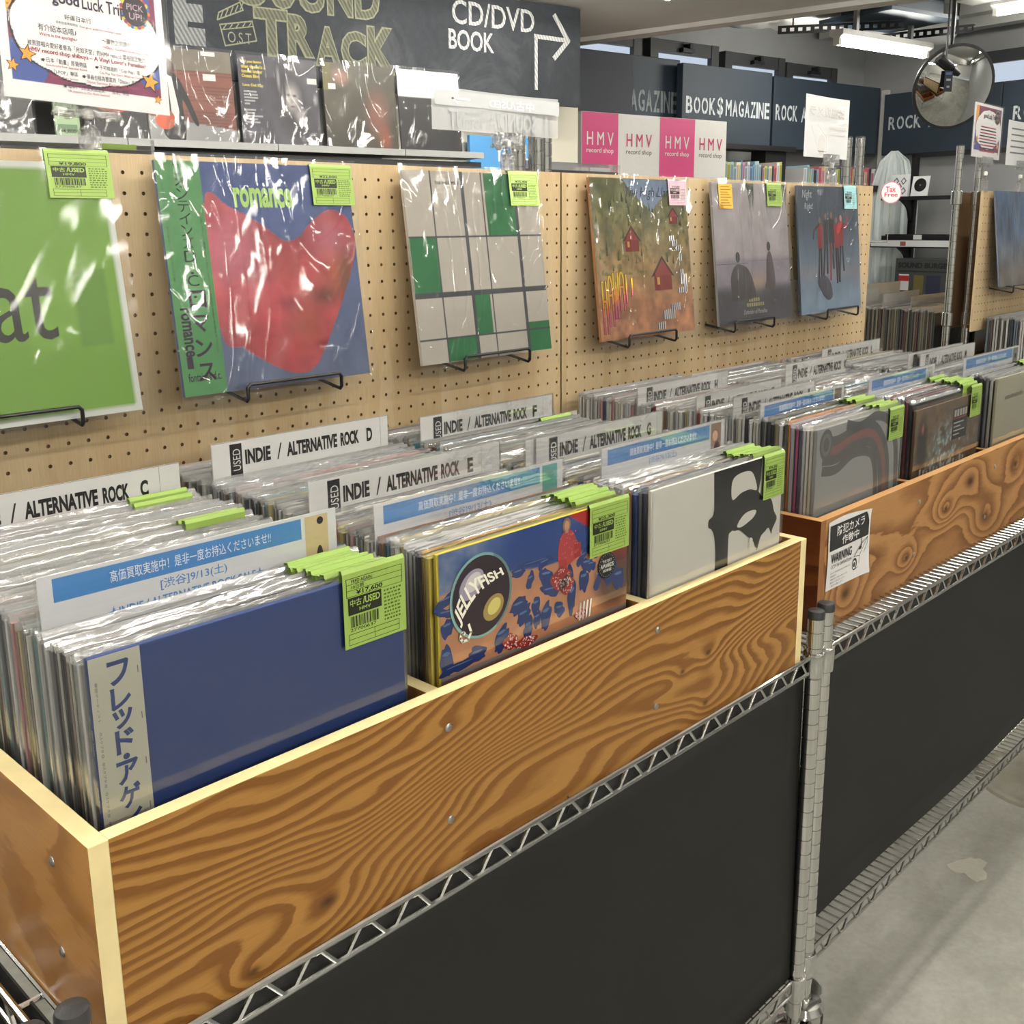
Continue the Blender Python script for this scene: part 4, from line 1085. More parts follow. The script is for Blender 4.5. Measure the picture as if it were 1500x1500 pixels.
def tall_post(x, y, zt, label, coll=()):
    r = root('support_post', label, 'post', (x, y, -ZF))
    b = MB(); post_mb(b, x, y, -ZF, zt); b.build('tube', M['chrome'], r, True)
    b = MB(); b.lathe((x, y, zt-.001), [(.0128, 0), (.0128, .003), (.010, .0045)], 16); b.build('post_cap', M['rubber'], r, True)
    for z in coll:
        b = MB(); b.lathe((x, y, z-.022), [(.016, 0), (.0185, .002), (.0185, .043), (.015, .045)], 18); b.build('collar', M['chrome'], r, True)
for (x, y, z, l, c) in ((1.172, .662, .668, 'left one of the chrome posts behind the joint of the two pegboards', ()), (1.222, .662, .672, 'second of the chrome posts behind the joint of the two pegboards', ()),
                     (1.262, .705, .668, 'third chrome post behind the pegboard joint, half hidden by its neighbour', ()), (1.292, .705, .668, 'rightmost chrome post behind the pegboard joint', ()),
                     (2.462, .668, .683, 'left chrome post at the right end of the second pegboard', ()), (2.535, .668, .687, 'right chrome post at the right end of the second pegboard', ()),
                     (3.27, .686, .70, 'left collared chrome post between the back-to-back far pegboards', (.535, .14)), (3.40, .672, .675, 'right collared chrome post between the back-to-back far pegboards', (.535, .135))):
    tall_post(x, y, z, l, c)

# ------------------------------------------------------------------ records on the pegboards
ZT, ZB = .558, .225
def wall_rec(label, x0, fn, col, y_t=.605, y_b=.560, th=.006, dx=.006, dz=-.008, n=120, wr='sleeve_wr', x_lean=0.0, grid=True, z_t=None, z_b=None):
    zt = z_t or ZT; zb = z_b or ZB
    o = V((x0, y_t, zt)); q = V((x0+x_lean, y_b, zb)); ez = (o-q).normalized(); fr = Fr(o, (1, 0, 0), ez)
    r = root('record', label, 'record', fr.p(.165, -.335))
    b = MB(); b.box(fr, dx, dx+LP, dz-LP, dz, -th, 0, col=col); b.build('jacket', M['print'], r, bevel=.0006)
    fj = Fr(fr.p(dx, dz), fr.ex, fr.ez)
    if fn: art_grid('cover_print', fj, 0, LP, -LP, 0, n, n, fn, .0005, r)
    b = MB(); nx = nz = 26; h = .337; w_ = .334; vs = []; fs = []
    for j in range(nz+1):
        for i in range(nx+1):
            a = -.002+w_*i/nx; z = -.336+h*j/nz
            c = .0030+.0013*math.sin(a*31+z*17+x0*9)+.0009*math.sin(a*70-z*43+x0*5)
            vs.append(fr.p(a, z, c))
    for j in range(nz):
        for i in range(nx): k = j*(nx+1)+i; fs.append((k, k+1, k+nx+2, k+nx+1))
    b.add(vs, fs); b.build('plastic_sleeve', M[wr], r, True)
    b = MB(); b.rect(fr, -.0045, w_+.014, -.347, -.235, .0058); b.rect(fr, -.0045, w_+.014, -.347, -.235, -.0088); b.add([fr.p(-.0045, -.347, .0058), fr.p(w_+.014, -.347, .0058), fr.p(w_+.014, -.347, -.0088), fr.p(-.0045, -.347, -.0088)], [(0, 1, 2, 3)])
    b.build('display_pocket', M['acrylic'], r)
    return r, fr, fj
def bracket(x0, x1, label, yf=.544, zb=.2235, zt=.247):
    pts = [(x0, .626, zb+.013), (x0, yf+.004, zb), (x0, yf, zb+.004), (x0, yf, zt-.004), (x0+.004, yf, zt), (x1-.004, yf, zt), (x1, yf, zt-.004), (x1, yf, zb+.004), (x1, yf+.004, zb), (x1, .626, zb+.013)]
    b = MB(); b.tube(pts, .0027, 8)
    tag(b.build('wire_bracket', M['black_wire'], None, True), label, 'bracket')
def wtag(r, fj, a, price, w_=.078, col=LIME, top=.004, drop=.060, th=.004):
    b = MB(); price_tag_geo(b, Fr(fj.p(0, 0, .0035), fj.ex, fj.ez), a, w=w_, top=top, drop=drop, th=th, price=price, col=col); b.build('price_tag', M['print'], r)

# green cover
def f_green(U, Vv):
    rgb = np.ones(U.shape+(3,))*np.array((126, 176, 58)); 
    rgb = put(rgb, (U > .309) | (Vv < -.309) | (Vv > -.006) | (U < .006), (236, 240, 232))
    return put(rgb, (U > .247) & (U < .292) & (Vv < -.13) & (Vv > -.225), (110, 158, 54))
r, fr, fj = wall_rec('plain lime green record cover with black letters at the left end of the pegboard', .030, f_green, (236, 240, 232), dz=-.016, n=60, wr='sleeve_soft')
b = MB(); b.text(fj, 'brat', .055, .222, -.215, -.118, .0009, (34, 40, 26), .0); b.build('lettering', M['print'], r); wtag(r, fj, .236, '¥19,800', .082, top=.016)
bracket(.10, .264, 'black wire bracket under the lime green cover')

# heart-shaped red face on blue
HEART = spline([(.066, -.052), (.105, -.062), (.15, -.084), (.178, -.104), (.196, -.110), (.215, -.102), (.238, -.082), (.266, -.066), (.292, -.068), (.309, -.086), (.314, -.118), (.303, -.152), (.284, -.190), (.262, -.228), (.240, -.264), (.218, -.292), (.195, -.302), (.165, -.296), (.130, -.278), (.098, -.256), (.066, -.232)], 6)
def f_rom(U, Vv):
    n = fbm(U, Vv, 22, 3); rgb = np.ones(U.shape+(3,))*np.array((70, 92, 150)) 
    g = np.clip(-Vv/.31, 0, 1)[..., None]; rgb = rgb*(1-g*.75)+np.array((120, 128, 150))*g*.75; rgb = rgb*(.88+.24*n[..., None])
    m = inpoly(U, Vv, HEART)
    h = np.array((190, 76, 84))*np.ones(U.shape+(3,)); n2 = fbm(U, Vv, 26, 13)[..., None]
    h = h*(.78+.44*n2); li = np.exp(-(((U-.10)/.05)**2+((Vv+.12)/.06)**2))[..., None]; h = h*(1-.55*li)+np.array((214, 150, 176))*.55*li
    li = np.exp(-(((U-.27)/.035)**2+((Vv+.11)/.03)**2))[..., None]; h = h*(1-.6*li)+np.array((206, 132, 156))*.6*li
    for (x, z, a, q, c, k) in ((.245, -.19, .028, .014, (104, 62, 50), .8), (.28, -.16, .03, .03, (188, 104, 60), .7), (.21, -.235, .03, .035, (176, 92, 62), .6), (.292, -.185, .014, .05, (92, 74, 56), .7), (.19, -.15, .03, .03, (200, 96, 90), .5), (.262, -.285, .02, .02, (120, 62, 50), .6), (.245, -.262, .026, .006, (150, 40, 52), .9), (.16, -.26, .04, .03, (206, 70, 76), .5), (.185, -.2, .014, .01, (150, 60, 74), .7)):
        e = np.exp(-(((U-x)/a)**2+((Vv-z)/q)**2))[..., None]*k; h = h*(1-e)+np.array(c)*e
    rgb = np.where(m[..., None], h, rgb)
    rgb = put(rgb, U < .064, (84, 156, 92)); return rgb
r, fr, fj = wall_rec('blue record cover with a red heart-shaped face and green katakana band', .413, f_rom, (70, 90, 130), dx=.004, x_lean=-.004, n=150)
b = MB(); G = (26, 60, 34); PU = (52, 28, 62)
for i, ch in enumerate('フォンテインズD.C.'):
    s = .0085; zz = -.012-.0162*i - (.0 if i < 7 else .002)
    b.text(fj, ch, .034-s*(.3 if ch in '.' else 1), .034+s*(.3 if ch in '.' else 1), zz-s*.9, zz+s*.9 if ch != '.' else zz-s*.5, .0010, G, .0)
for i, ch in enumerate('ロマンス'):
    zz = -.185-.033*i; b.text(fj, ch, .024, .050, zz-.012, zz+.012, .0010, PU, .02)
b.text(fj.sub(.0105, -.196, .001, -math.pi/2), 'romance', 0, .066, -.002, .012, 0, PU, .03)
b.text(fj, 'fontaines d.c.', .008, .058, -.296, -.284, .001, PU, .01)
b.text(fj.sub(.006, -.03, .001, -math.pi/2), 'ヘインズ・ワールド・ディスク・アイルランド・発', 0, .13, -.001, .002, 0, G, 0)
b.text(fj.sub(.057, -.06, .001, -math.pi/2), '・アルバム デビュー前後のシングル「ロマンス」を収めた待望の第4弾新作アルバム', 0, .20, -.001, .002, 0, PU, 0)
b.rect(fj, .009, .018, -.278, -.262, .001, PU)
b.text(fj, 'romance', .112, .208, -.062, -.034, .001, (190, 236, 130), .035)
b.build('lettering', M['print'], r); wtag(r, fj, .243, '¥22,000', .076, top=.002)
bracket(.499, .660, 'black wire bracket under the red heart cover')

# grid cover
def f_grid(U, Vv):
    rgb = np.ones(U.shape+(3,))*np.array((208, 200, 188))*(.985+.03*fbm(U, Vv, 20, 8)[..., None])
    G = (44, 124, 74)
    for (x0, x1, z0, z1) in ((.182, .254, -.11, -.0), (.0, .058, -.205, -.11), (.130, .170, -.275, -.205), (.060, .126, -.315, -.275), (.254, .315, -.315, -.262)):
        rgb = put(rgb, (U > x0) & (U < x1) & (Vv > z0) & (Vv < z1), G)
    for x, w_ in ((.059, .0015), (.130, .006), (.176, .0015), (.256, .007)): rgb = put(rgb, np.abs(U-x) < w_/2+.0006, (74, 76, 82))
    for z, w_ in ((-.108, .0018), (-.203, .007), (-.275, .002)): rgb = put(rgb, np.abs(Vv-z) < w_/2+.0006, (74, 76, 82))
    return rgb
r, fr, fj = wall_rec('beige record cover with a dark grid and green rectangles', .833, f_grid, (206, 198, 186), x_lean=-.002, n=210)
b = MB(); b.text(fj, 'THE FIELD MICE', .068, .122, -.022, -.0165, .001, (84, 80, 84), .01); b.build('lettering', M['print'], r); wtag(r, fj, .240, '¥15,400', .075, (182, 214, 120), top=.004)
bracket(.916, 1.074, 'black wire bracket under the green and beige grid cover')

# painted hillside
def f_hills(U, Vv):
    n = fbm(U, Vv, 40, 41); n2 = fbm(U, Vv, 90, 47); rgb = np.ones(U.shape+(3,))*np.array((186, 140, 84))
    t = np.clip((-Vv-.05)/.12, 0, 1)[..., None]; rgb = np.array((112, 114, 76))*(1-t)+np.array((166, 136, 92))*t
    t = np.clip((-Vv-.19)/.06, 0, 1)[..., None]; rgb = rgb*(1-t)+np.array((190, 134, 98))*t
    rgb = rgb*(.70+.6*n[..., None]); rgb = put(rgb, np.clip((n2-.58)*6, 0, 1)*(Vv > -.19)*.6, (92, 98, 54))
    sky = inpoly(U, Vv, [(.10, 0), (.27, 0), (.25, -.02), (.215, -.045), (.19, -.065), (.15, -.04), (.12, -.018)]); rgb = put(rgb, sky, (128, 148, 176)); return rgb
r, fr, fj = wall_rec('record cover with a painted hillside of red huts and striped steps', 1.300, f_hills, (170, 120, 80), x_lean=-.008, dx=.004, n=130)
b = MB(); q = random.Random(5)
for k in range(46):
    x, z = q.uniform(.01, .30), q.uniform(-.185, -.03); s = q.uniform(.004, .009)
    b.poly(fj, [(x-s*.4, z-s), (x+s*.4, z-s), (x, z+s*1.8)], .0010+k*.000003, (66, 70, 48) if q.random() < .6 else (84, 90, 54))
def hut(x, z, s):
    b.poly(fj, [(x-s, z-s), (x+s, z-s), (x+s, z), (x-s, z)], .0014, (136, 50, 46)); b.poly(fj, [(x-s*1.35, z-.1*s), (x, z+1.35*s), (x+s*1.35, z-.1*s), (x+s, z), (x, z+1.1*s), (x-s, z)], .0017, (78, 52, 44)); b.poly(fj, [(x-s, z), (x+s, z), (x, z+1.1*s)], .0015, (150, 58, 52)); b.rect(fj, x-s*.7, x-s*.4, z-s*.6, z-s*.1, .0018, (214, 160, 80))
hut(.117, -.122, .022); hut(.212, -.195, .030); hut(.262, -.075, .015)
for (x, z, n_, s) in ((.24, -.12, 3, .010), (.25, -.13, 3, .012), (.262, -.14, 3, .010), (.27, -.16, 2, .014), (.272, -.20, 2, .03), (.283, -.21, 2, .03), (.262, -.228, 5, .010), (.232, -.262, 5, .013), (.205, -.276, 6, .018), (.183, -.298, 4, .014)):
    for k in range(n_*2): b.rect(fj, x+k*.0034, x+(k+1)*.0034, z-s/2, z+s/2+(k*.0003), .0013, (226, 224, 220) if k % 2 else (86, 90, 104))
for i, ch in enumerate('HAWAII'):
    x = .010+.0185*i; top = -.200+.016*math.sin(i*.6); bot = -.300+.014*i
    w_ = .004 if ch == 'I' else .0120
    ST_ = {'H': [[(0, 0), (0, 1)], [(1, 0), (1, 1)], [(0, .62), (1, .62)]], 'A': [[(0, 0), (0, .85), (.3, 1), (.7, 1), (1, .85), (1, 0)], [(0, .62), (1, .62)]],
           'W': [[(-.1, 1), (.12, 0), (.5, .8), (.88, 0), (1.1, 1)]], 'I': [[(.5, 0), (.5, 1)]]}[ch]
    for lay, (wd, cz_) in enumerate(((.0072, .0013), (.0048, .0016))):
        for st in ST_:
            for (p0, p1) in zip(st[:-1], st[1:]):
                for k in range(6):
                    u0, u1 = k/6, (k+1)/6; qa = (p0[0]+(p1[0]-p0[0])*u0, p0[1]+(p1[1]-p0[1])*u0); qb = (p0[0]+(p1[0]-p0[0])*u1, p0[1]+(p1[1]-p0[1])*u1); zm = (qa[1]+qb[1])/2
                    cc = (96, 52, 44) if lay == 0 else ((234, 196, 52) if zm > .68 else (232, 160, 56) if zm > .45 else (218, 120, 76) if zm > .25 else (200, 96, 110))
                    b.line(fj, [(x+.002+qa[0]*w_, bot+qa[1]*(top-bot)), (x+.002+qb[0]*w_, bot+qb[1]*(top-bot))], wd, cz_+k*.00001, cc)
b.text(fj, 'The High Llamas', .108, .285, -.042, -.016, .0012, (62, 72, 96), .0, .35)
b.build('cover_figures', M['print'], r); wtag(r, fj, .248, '¥19,800', .064, (224, 188, 200), top=.002, drop=.054)
bracket(1.361, 1.519, 'black wire bracket under the painted hillside cover')

# two figures by the sea
def f_sea(U, Vv):
    n = fbm(U, Vv, 25, 61)[..., None]; t = np.clip(-Vv/.17, 0, 1)[..., None]
    rgb = np.array((196, 190, 190))*(1-t)+np.array((176, 166, 172))*t
    t = (np.clip((-Vv-.165)/.01, 0, 1))[..., None]; rgb = rgb*(1-t)+np.array((150, 142, 152))*t
    t = (np.clip((-Vv-.225)/.02, 0, 1))[..., None]; rgb = rgb*(1-t)+np.array((84, 82, 88))*t
    rgb = rgb*(.9+.2*n)
    e = np.exp(-(((U-.165)/.05)**2+((Vv+.225)/.02)**2))[..., None]*.8; rgb = rgb*(1-e)+np.array((176, 150, 130))*e
    return rgb
r, fr, fj = wall_rec('pale grey record cover with two dark figures sitting by the sea', 1.712, f_sea, (150, 150, 150), x_lean=-.012, n=80)
b = MB(); K = (62, 58, 62)
b.ell(fj, .088, -.166, .009, .012, .0010, K); b.poly(fj, spline([(.055, -.25), (.055, -.21), (.075, -.185), (.10, -.183), (.13, -.195), (.15, -.23), (.15, -.26), (.06, -.262)], 4), .0012, (80, 72, 74))
b.ell(fj, .222, -.144, .008, .011, .0010, K); b.poly(fj, spline([(.205, -.22), (.212, -.17), (.224, -.155), (.235, -.17), (.245, -.22), (.235, -.245), (.2, -.24)], 4), .0012, (92, 82, 84))
b.rect(fj, .0, .13, -.181, -.1795, .0009, (110, 104, 112)); b.rect(fj, .13, .315, -.176, -.1752, .0009, (120, 114, 122))
for k in range(7): b.poly(fj, [(.135+k*.005, 0), (.141+k*.005, 0), (.150+k*.003, -.03-.012*((k*3) % 4))], .0010, (78, 84, 78))
for k in range(5): b.poly(fj, [(.285+k*.007, 0), (.292+k*.007, 0), (.298+k*.004, -.06+.02*(k % 3))], .0010, (84, 92, 86))
[b.rect(fj, x_, x_+.007, z_, z_+.008, .0012, (176, 166, 110)) for z_, xs_ in ((-.268, [.125+.0095*i for i in range(5)]), (-.279, [.115+.0095*i for i in range(8)])) for x_ in xs_]; b.text(fj, 'Defender of Paradise', .10, .20, -.296, -.286, .0012, (190, 190, 190), 0, .3)
b.build('cover_figures', M['print'], r); wtag(r, fj, .222, '¥12,100', .066, top=.002, drop=.054)
b = MB(); b.box(fj, .022, .076, -.058, -.004, .0034, .0038, col=(226, 176, 62))
for k in range(8): b.rect(fj, .028, .070-(k % 3)*.006, -.052+k*.0058, -.0500+k*.0058, .0041, (150, 108, 40))
b.build('sticker', M['print'], r)
bracket(1.743, 1.909, 'black wire bracket under the cover with two sitting figures')

# dancers on blue
def f_dance(U, Vv):
    n = fbm(U, Vv, 25, 71)[..., None]; t = np.clip((-Vv-.08)/.20, 0, 1)[..., None]
    rgb = (np.array((64, 78, 96))*(1-t)+np.array((146, 168, 190))*t)*(.9+.2*n); e = np.exp(-(((Vv+.215)/.02)**2))[..., None]*.35
    return rgb*(1-e)+np.array((170, 140, 140))*e
r, fr, fj = wall_rec('slate blue record cover with a cluster of red-clad dancers', 2.082, f_dance, (70, 84, 100), x_lean=-.022, n=80)
b = MB(); RD = (146, 44, 44); K = (40, 36, 42); q = random.Random(9)
for (x, z, s) in ((.105, -.085, .013), (.135, -.075, .012), (.165, -.072, .014), (.19, -.085, .013), (.215, -.08, .013)):
    b.ell(fj, x, z, .006, .008, .0014, (150, 110, 96)); b.poly(fj, [(x-s, z-.01), (x+s, z-.01), (x+s*.9, z-.07), (x-s*.9, z-.07)], .0012+x*.0001, RD if q.random() < .55 else K)
    b.line(fj, [(x-.004, z-.06), (x-.010+q.uniform(-.01, .01), z-.14-q.uniform(0, .03))], .008, .0011, RD if q.random() < .5 else K); b.line(fj, [(x+.005, z-.06), (x+.012+q.uniform(-.01, .01), z-.13-q.uniform(0, .03))], .008, .0011, K)
b.line(fj, [(.215, -.09), (.245, -.105), (.252, -.075)], .008, .0013, RD); b.line(fj, [(.10, -.095), (.075, -.11), (.07, -.13)], .007, .0013, K)
b.poly(fj, spline([(.085, -.235), (.12, -.222), (.15, -.24), (.16, -.275), (.135, -.285), (.105, -.265)], 4), .0012, (84, 82, 96))
b.text(fj, 'Night', .022, .070, -.036, -.010, .0013, (206, 212, 216), 0, .2); b.text(fj, 'Right!', .032, .074, -.062, -.042, .0013, (206, 212, 216), 0, .2)
b.build('cover_figures', M['print'], r); wtag(r, fj, .232, '¥9,900', .068, (158, 208, 214), top=.004, drop=.06)
bracket(2.165, 2.330, 'black wire bracket under the slate blue dancers cover')

# across the gap
def f_gap(U, Vv):
    n = fbm(U, Vv, 14, 81)[..., None]; t = np.clip((-Vv-.12)/.15, 0, 1)[..., None]
    rgb = (np.array((92, 122, 160))*(1-t)+np.array((158, 150, 146))*t)*(.7+.6*n); e = np.clip(1.3-np.hypot((U-.11)/.03, (Vv+.11)/.05), 0, 1)[..., None]*.6
    return rgb*(1-e)+np.array((60, 58, 68))*e
r, fr, fj = wall_rec('cloudy blue and brown record cover on the pegboard at the right edge', 3.372, f_gap, (120, 130, 150), n=60, z_t=.566, z_b=.232)
bracket(3.455, 3.61, 'black wire bracket at the right edge of the photo')
# sleeves hung on the far side, their tops showing above the boards
for (x, col, lb) in ((.19, (170, 206, 80), 'sleeved record hung behind the first pegboard, lime tag showing at its top'), (1.30, (200, 200, 200), 'sleeved record hung behind the second pegboard, its silvery top showing')):
    fb = Fr((x+.32, .79, .586), (-1, 0, 0), V((0, -.07, 1)))
    r = root('record', lb, 'record', fb.p(.16, -.33))
    b = MB(); b.box(fb, .0, LP, -.325, -.012, -.006, 0, col=(60, 60, 62)); b.box(fb, .02, .09, -.08, -.004, .0005, .001, col=col); b.build('jacket', M['print'], r)
    b = MB(); b.box(fb, -.004, .33, -.33, .004, -.008, .003); b.build('plastic_sleeve', M['sleeve_bin'], r)

# ================================================================== BACK WALL OF THE SHOP
t = NT('chalkboard_paint'); n1 = t.noise(t.obj(), 3.2, 5, .6, 1.2); n2 = t.noise(t.obj(), 30, 4, .7)
c_ = t.ramp(n1, [(.35, (36, 40, 46)), (.55, (44, 48, 54)), (.75, (74, 77, 80))]); t.prin(t.mix(t.m_('MULTIPLY', n2, .18), c_, lin((110, 112, 114))), .75, 0, None, .3); M['chalkboard'] = t.m
def chalk(name, c, c2):
    t = NT(name); o = t.obj(); s = t.sep(o)
    h = t.m_('FRACT', t.m_('MULTIPLY', t.m_('ADD', s[0], t.m_('MULTIPLY', s[2], .55)), 62))
    n = t.noise(o, 160, 3, .8); f = t.m_('ADD', t.m_('MULTIPLY', t.m_('GREATER_THAN', h, .5), .45), t.m_('MULTIPLY', n, .75))
    t.prin(t.mix(f, lin(c2), lin(c)), .9, 0, None, .1); return t.m
M['chalk_yel'] = chalk('yellow_chalk', (120, 121, 104), (66, 69, 66)); M['chalk_yel_line'] = chalk('yellow_chalk_line', (142, 143, 122), (120, 121, 104))
M['chalk_white'] = chalk('white_chalk', (206, 206, 204), (120, 123, 126)); M['chalk_hatch'] = chalk('grey_chalk', (150, 152, 152), (64, 68, 72))
fr = RF(0, 3.05, 0)
r = root('chalkboard_sign', 'black chalkboard with hand-drawn lettering and a right-turn arrow above the record ledge', 'sign', fr.p(1.6, .979))
b = MB(); b.box(fr, -.6, 3.083, .979, 1.394, -.03, 0); b.build('board', M['chalkboard'], r)
b = MB(); c = .001
def outl(s, a0, a1, b0, b1, bo=.05):
    b.text(fr, s, a0-.006, a1+.006, b0-.006, b1+.006, c, bold=bo, mi=1); b.text(fr, s, a0, a1, b0, b1, c+.0006, bold=bo-.03, mi=0)
for i, ch in enumerate('TRACK'):
    x = [1.535, 1.665, 1.775, 1.885, 2.0][i]; z0 = [1.078, 1.085, 1.060, 1.055, 1.050][i]; z1 = [1.235, 1.225, 1.195, 1.190, 1.215][i]
    outl(ch, x, x+[.125, .098, .10, .10, .118][i], z0, z1, .06)
for i, ch in enumerate('SOUND'): 
    x = 1.48+i*.118; outl(ch, x, x+.10, 1.245, 1.385, .05)
b.text(fr, 'CD/DVD', 2.395, 2.822, 1.268, 1.362, c, bold=.012, mi=2); b.text(fr, 'BOOK', 2.376, 2.605, 1.168, 1.248, c, bold=.02, mi=2)
b.line(fr, [(2.831, 1.042), (2.831, 1.262)], .017, c, mi=2); b.line(fr, [(2.825, 1.258), (3.008, 1.256)], .018, c, mi=2); b.line(fr, [(2.935, 1.352), (3.012, 1.255), (2.934, 1.178)], .022, c, mi=2)
b.line(fr, [(1.401, 1.165), (1.417, 1.095), (1.537, 1.122), (1.524, 1.188), (1.401, 1.165)], .005, c, mi=1); b.line(fr, [(1.393, 1.18), (1.40, 1.205), (1.482, 1.248), (1.492, 1.222), (1.393, 1.18)], .005, c, mi=1); b.line(fr, [(1.405, 1.148), (1.526, 1.170)], .004, c, mi=1)
for k in range(5): b.line(fr, [(1.405+k*.019, 1.187+k*.009), (1.417+k*.019, 1.213+k*.008)], .004, c, mi=1); b.line(fr, [(1.412+k*.024, 1.150+k*.004), (1.424+k*.024, 1.166+k*.004)], .004, c, mi=1)
b.text(fr, 'O.S.T', 1.428, 1.518, 1.108, 1.145, c, mi=1)
b.text(fr, 'E', 1.235, 1.345, 1.085, 1.30, c, bold=.07, mi=3)
b.build('chalk_drawing', [M['chalk_yel'], M['chalk_yel_line'], M['chalk_white'], M['chalk_hatch']], r)

# ledge with records under the chalkboard
r = root('record_ledge', 'grey metal ledge holding a row of sleeved records under the chalkboard', 'shelf', fr.p(1.0, .60))
fl = RF(0, 2.95, 0)
b = MB()
x = -.6
for i in range(6):
    x1 = min(2.425, x+.53); b.box(fl, x, x1-.004, .726, .750, .068, .075); b.box(fl, x, x1-.004, .726, .733, -.10, .072); x += .53
b.build('ledge_lip', M['grey_metal'], r)
b = MB(); b.box(fl, -.6, 2.42, .690, .712, -.08, .055); b.build('ledge_beam', M['black_metal'], r)
b = MB()
for x in (-.3, .9, 1.99, 2.36): b.box(fl, x, x+.03, -ZF, .72, -.09, -.05)
b.build('ledge_upright', M['grey_metal'], r)
b = MB(); b.box(fl, -.6, 2.40, -ZF, .66, -.15, -.13); b.build('back_panel', M['black_metal'], r)
b = MB(); b.box(RF(0, 3.32, 0), 2.2, 3.30, -ZF, 1.02, -.03, 0); tag(b.build('rack_side_panel', M['cream']), 'cream rack panel standing below the right end of the chalkboard', 'panel')
def ledge_rec(label, x0, w_, fn, col, n=50, side=None, ztop=1.048, wr='sleeve_wr', figs=None):
    ez = (E2*.085+V((0, 0, 1))).normalized(); fr = Fr(R(x0, 2.905, .752), E1, ez); h = .302
    fr = Fr(fr.p(0, h), E1, ez); r = root('record', label, 'record', fr.p(w_/2, -h))
    b = MB(); b.box(fr, 0, w_, -h, 0, -.02 if side else -.006, 0, col=col); b.build('jacket', M['print'], r)
    if fn: art_grid('cover_print', fr, 0, w_, -h, 0, n, n, fn, .0008, r)
    if figs: b = MB(); figs(b, fr); b.build('cover_figures', M['print'], r)
    b = MB(); nx = nz = 14; vs = []; fs = []
    for j in range(nz+1):
        for i in range(nx+1):
            a = -.006+(w_+.014)*i/nx; z = -h+(h+.010)*j/nz; vs.append(fr.p(a, z, .004+.0020*math.sin(a*29+x0*7+z*15)+.0014*math.sin(a*60-z*35)))
    for j in range(nz):
        for i in range(nx): k = j*(nx+1)+i; fs.append((k, k+1, k+nx+2, k+nx+1))
    b.add(vs, fs); b.build('plastic_sleeve', M[wr], r, True)
flat = lambda c, a=.8, s=20, sd=1: (lambda U, Vv: np.ones(U.shape+(3,))*np.array(c)*(a+(1-a)*2*fbm(U, Vv, s, sd))[..., None])
def figs_ball(b, f):
    b.poly(f, spline([(.05, -.29), (.05, -.20), (.035, -.12), (.06, -.085), (.10, -.085), (.13, -.13), (.17, -.24), (.155, -.245), (.12, -.17), (.12, -.30)], 4), .0014, (34, 34, 38))
    b.ell(f, .085, -.065, .017, .024, .0013, (66, 46, 40)); b.poly(f, [(.075, -.09), (.09, -.095), (.105, -.20), (.10, -.25), (.08, -.24)], .0018, (226, 224, 220)); b.ell(f, .055, -.235, .034, .034, .0020, (178, 82, 56), 24)
    b.rect(f, .20, .25, -.018, -.004, .0016, (220, 220, 216)); b.rect(f, .20, .245, -.10, -.078, .0016, (220, 220, 216)); b.rect(f, .20, .26, -.163, -.160, .0016, (150, 110, 100))
def f_ball(U, Vv):
    n = fbm(U, Vv, 12, 91)[..., None]; rgb = np.ones(U.shape+(3,))*np.array((128, 78, 66)); m = (np.mod(-Vv, .012) < .0025); rgb = put(rgb, m, (104, 66, 58))
    rgb = put(rgb, (Vv > -.07), (120, 112, 100)); rgb = put(rgb, Vv < -.225-U*.12, (150, 150, 150)); return rgb*(.85+.3*n)
def figs_port(b, f):
    Yl = (206, 186, 66)
    for k, s in enumerate(("Did you know", "that there's a", "tunnel under", "Ocean Blvd", "", "Lana Del Rey")):
        if s: b.text(f, s, .012, .012+.0066*len(s), -.030-.016*k, -.018-.016*k, .0014, Yl, .04)
    for k, s in enumerate(('x'*12, 'x'*13, 'x'*13, 'x'*10, 'x'*5, '', 'x'*10, 'x'*9, 'x'*16, 'x'*11, 'x'*13)):
        if s: b.rect(f, .014, .014+.0040*len(s), -.128-.0105*k, -.122-.0105*k, .0014, (160, 160, 162))
    b.rect(f, .262, .30, -.085, -.065, .0014, (220, 220, 216))
def f_port(U, Vv):
    n = fbm(U, Vv, 18, 95)[..., None]; rgb = np.ones(U.shape+(3,))*np.array((76, 74, 84))*(.75+.5*n)
    e = np.clip(1.35-np.hypot((U-.19)/.062, (Vv+.15)/.10), 0, 1); rgb = put(rgb, e*.9, (48, 46, 52)); e = np.clip(1.5-np.hypot((U-.195)/.032, (Vv+.14)/.05), 0, 1); rgb = put(rgb, e, (176, 168, 168))
    e = np.clip(1.4-np.hypot((U-.225)/.02, (Vv+.20)/.03), 0, 1); rgb = put(rgb, e, (160, 152, 154))
    for (x, z, a, q_, c) in ((.183, -.128, .007, .004, (60, 56, 62)), (.208, -.130, .007, .004, (60, 56, 62)), (.198, -.168, .009, .004, (110, 88, 92)), (.196, -.148, .003, .010, (140, 132, 132)), (.17, -.11, .004, .05, (56, 52, 58)), (.15, -.075, .006, .04, (150, 146, 150)), (.29, -.14, .008, .02, (150, 148, 152))):
        e = np.clip(1.4-np.hypot((U-x)/a, (Vv-z)/q_), 0, 1); rgb = put(rgb, e, c)
    return rgb
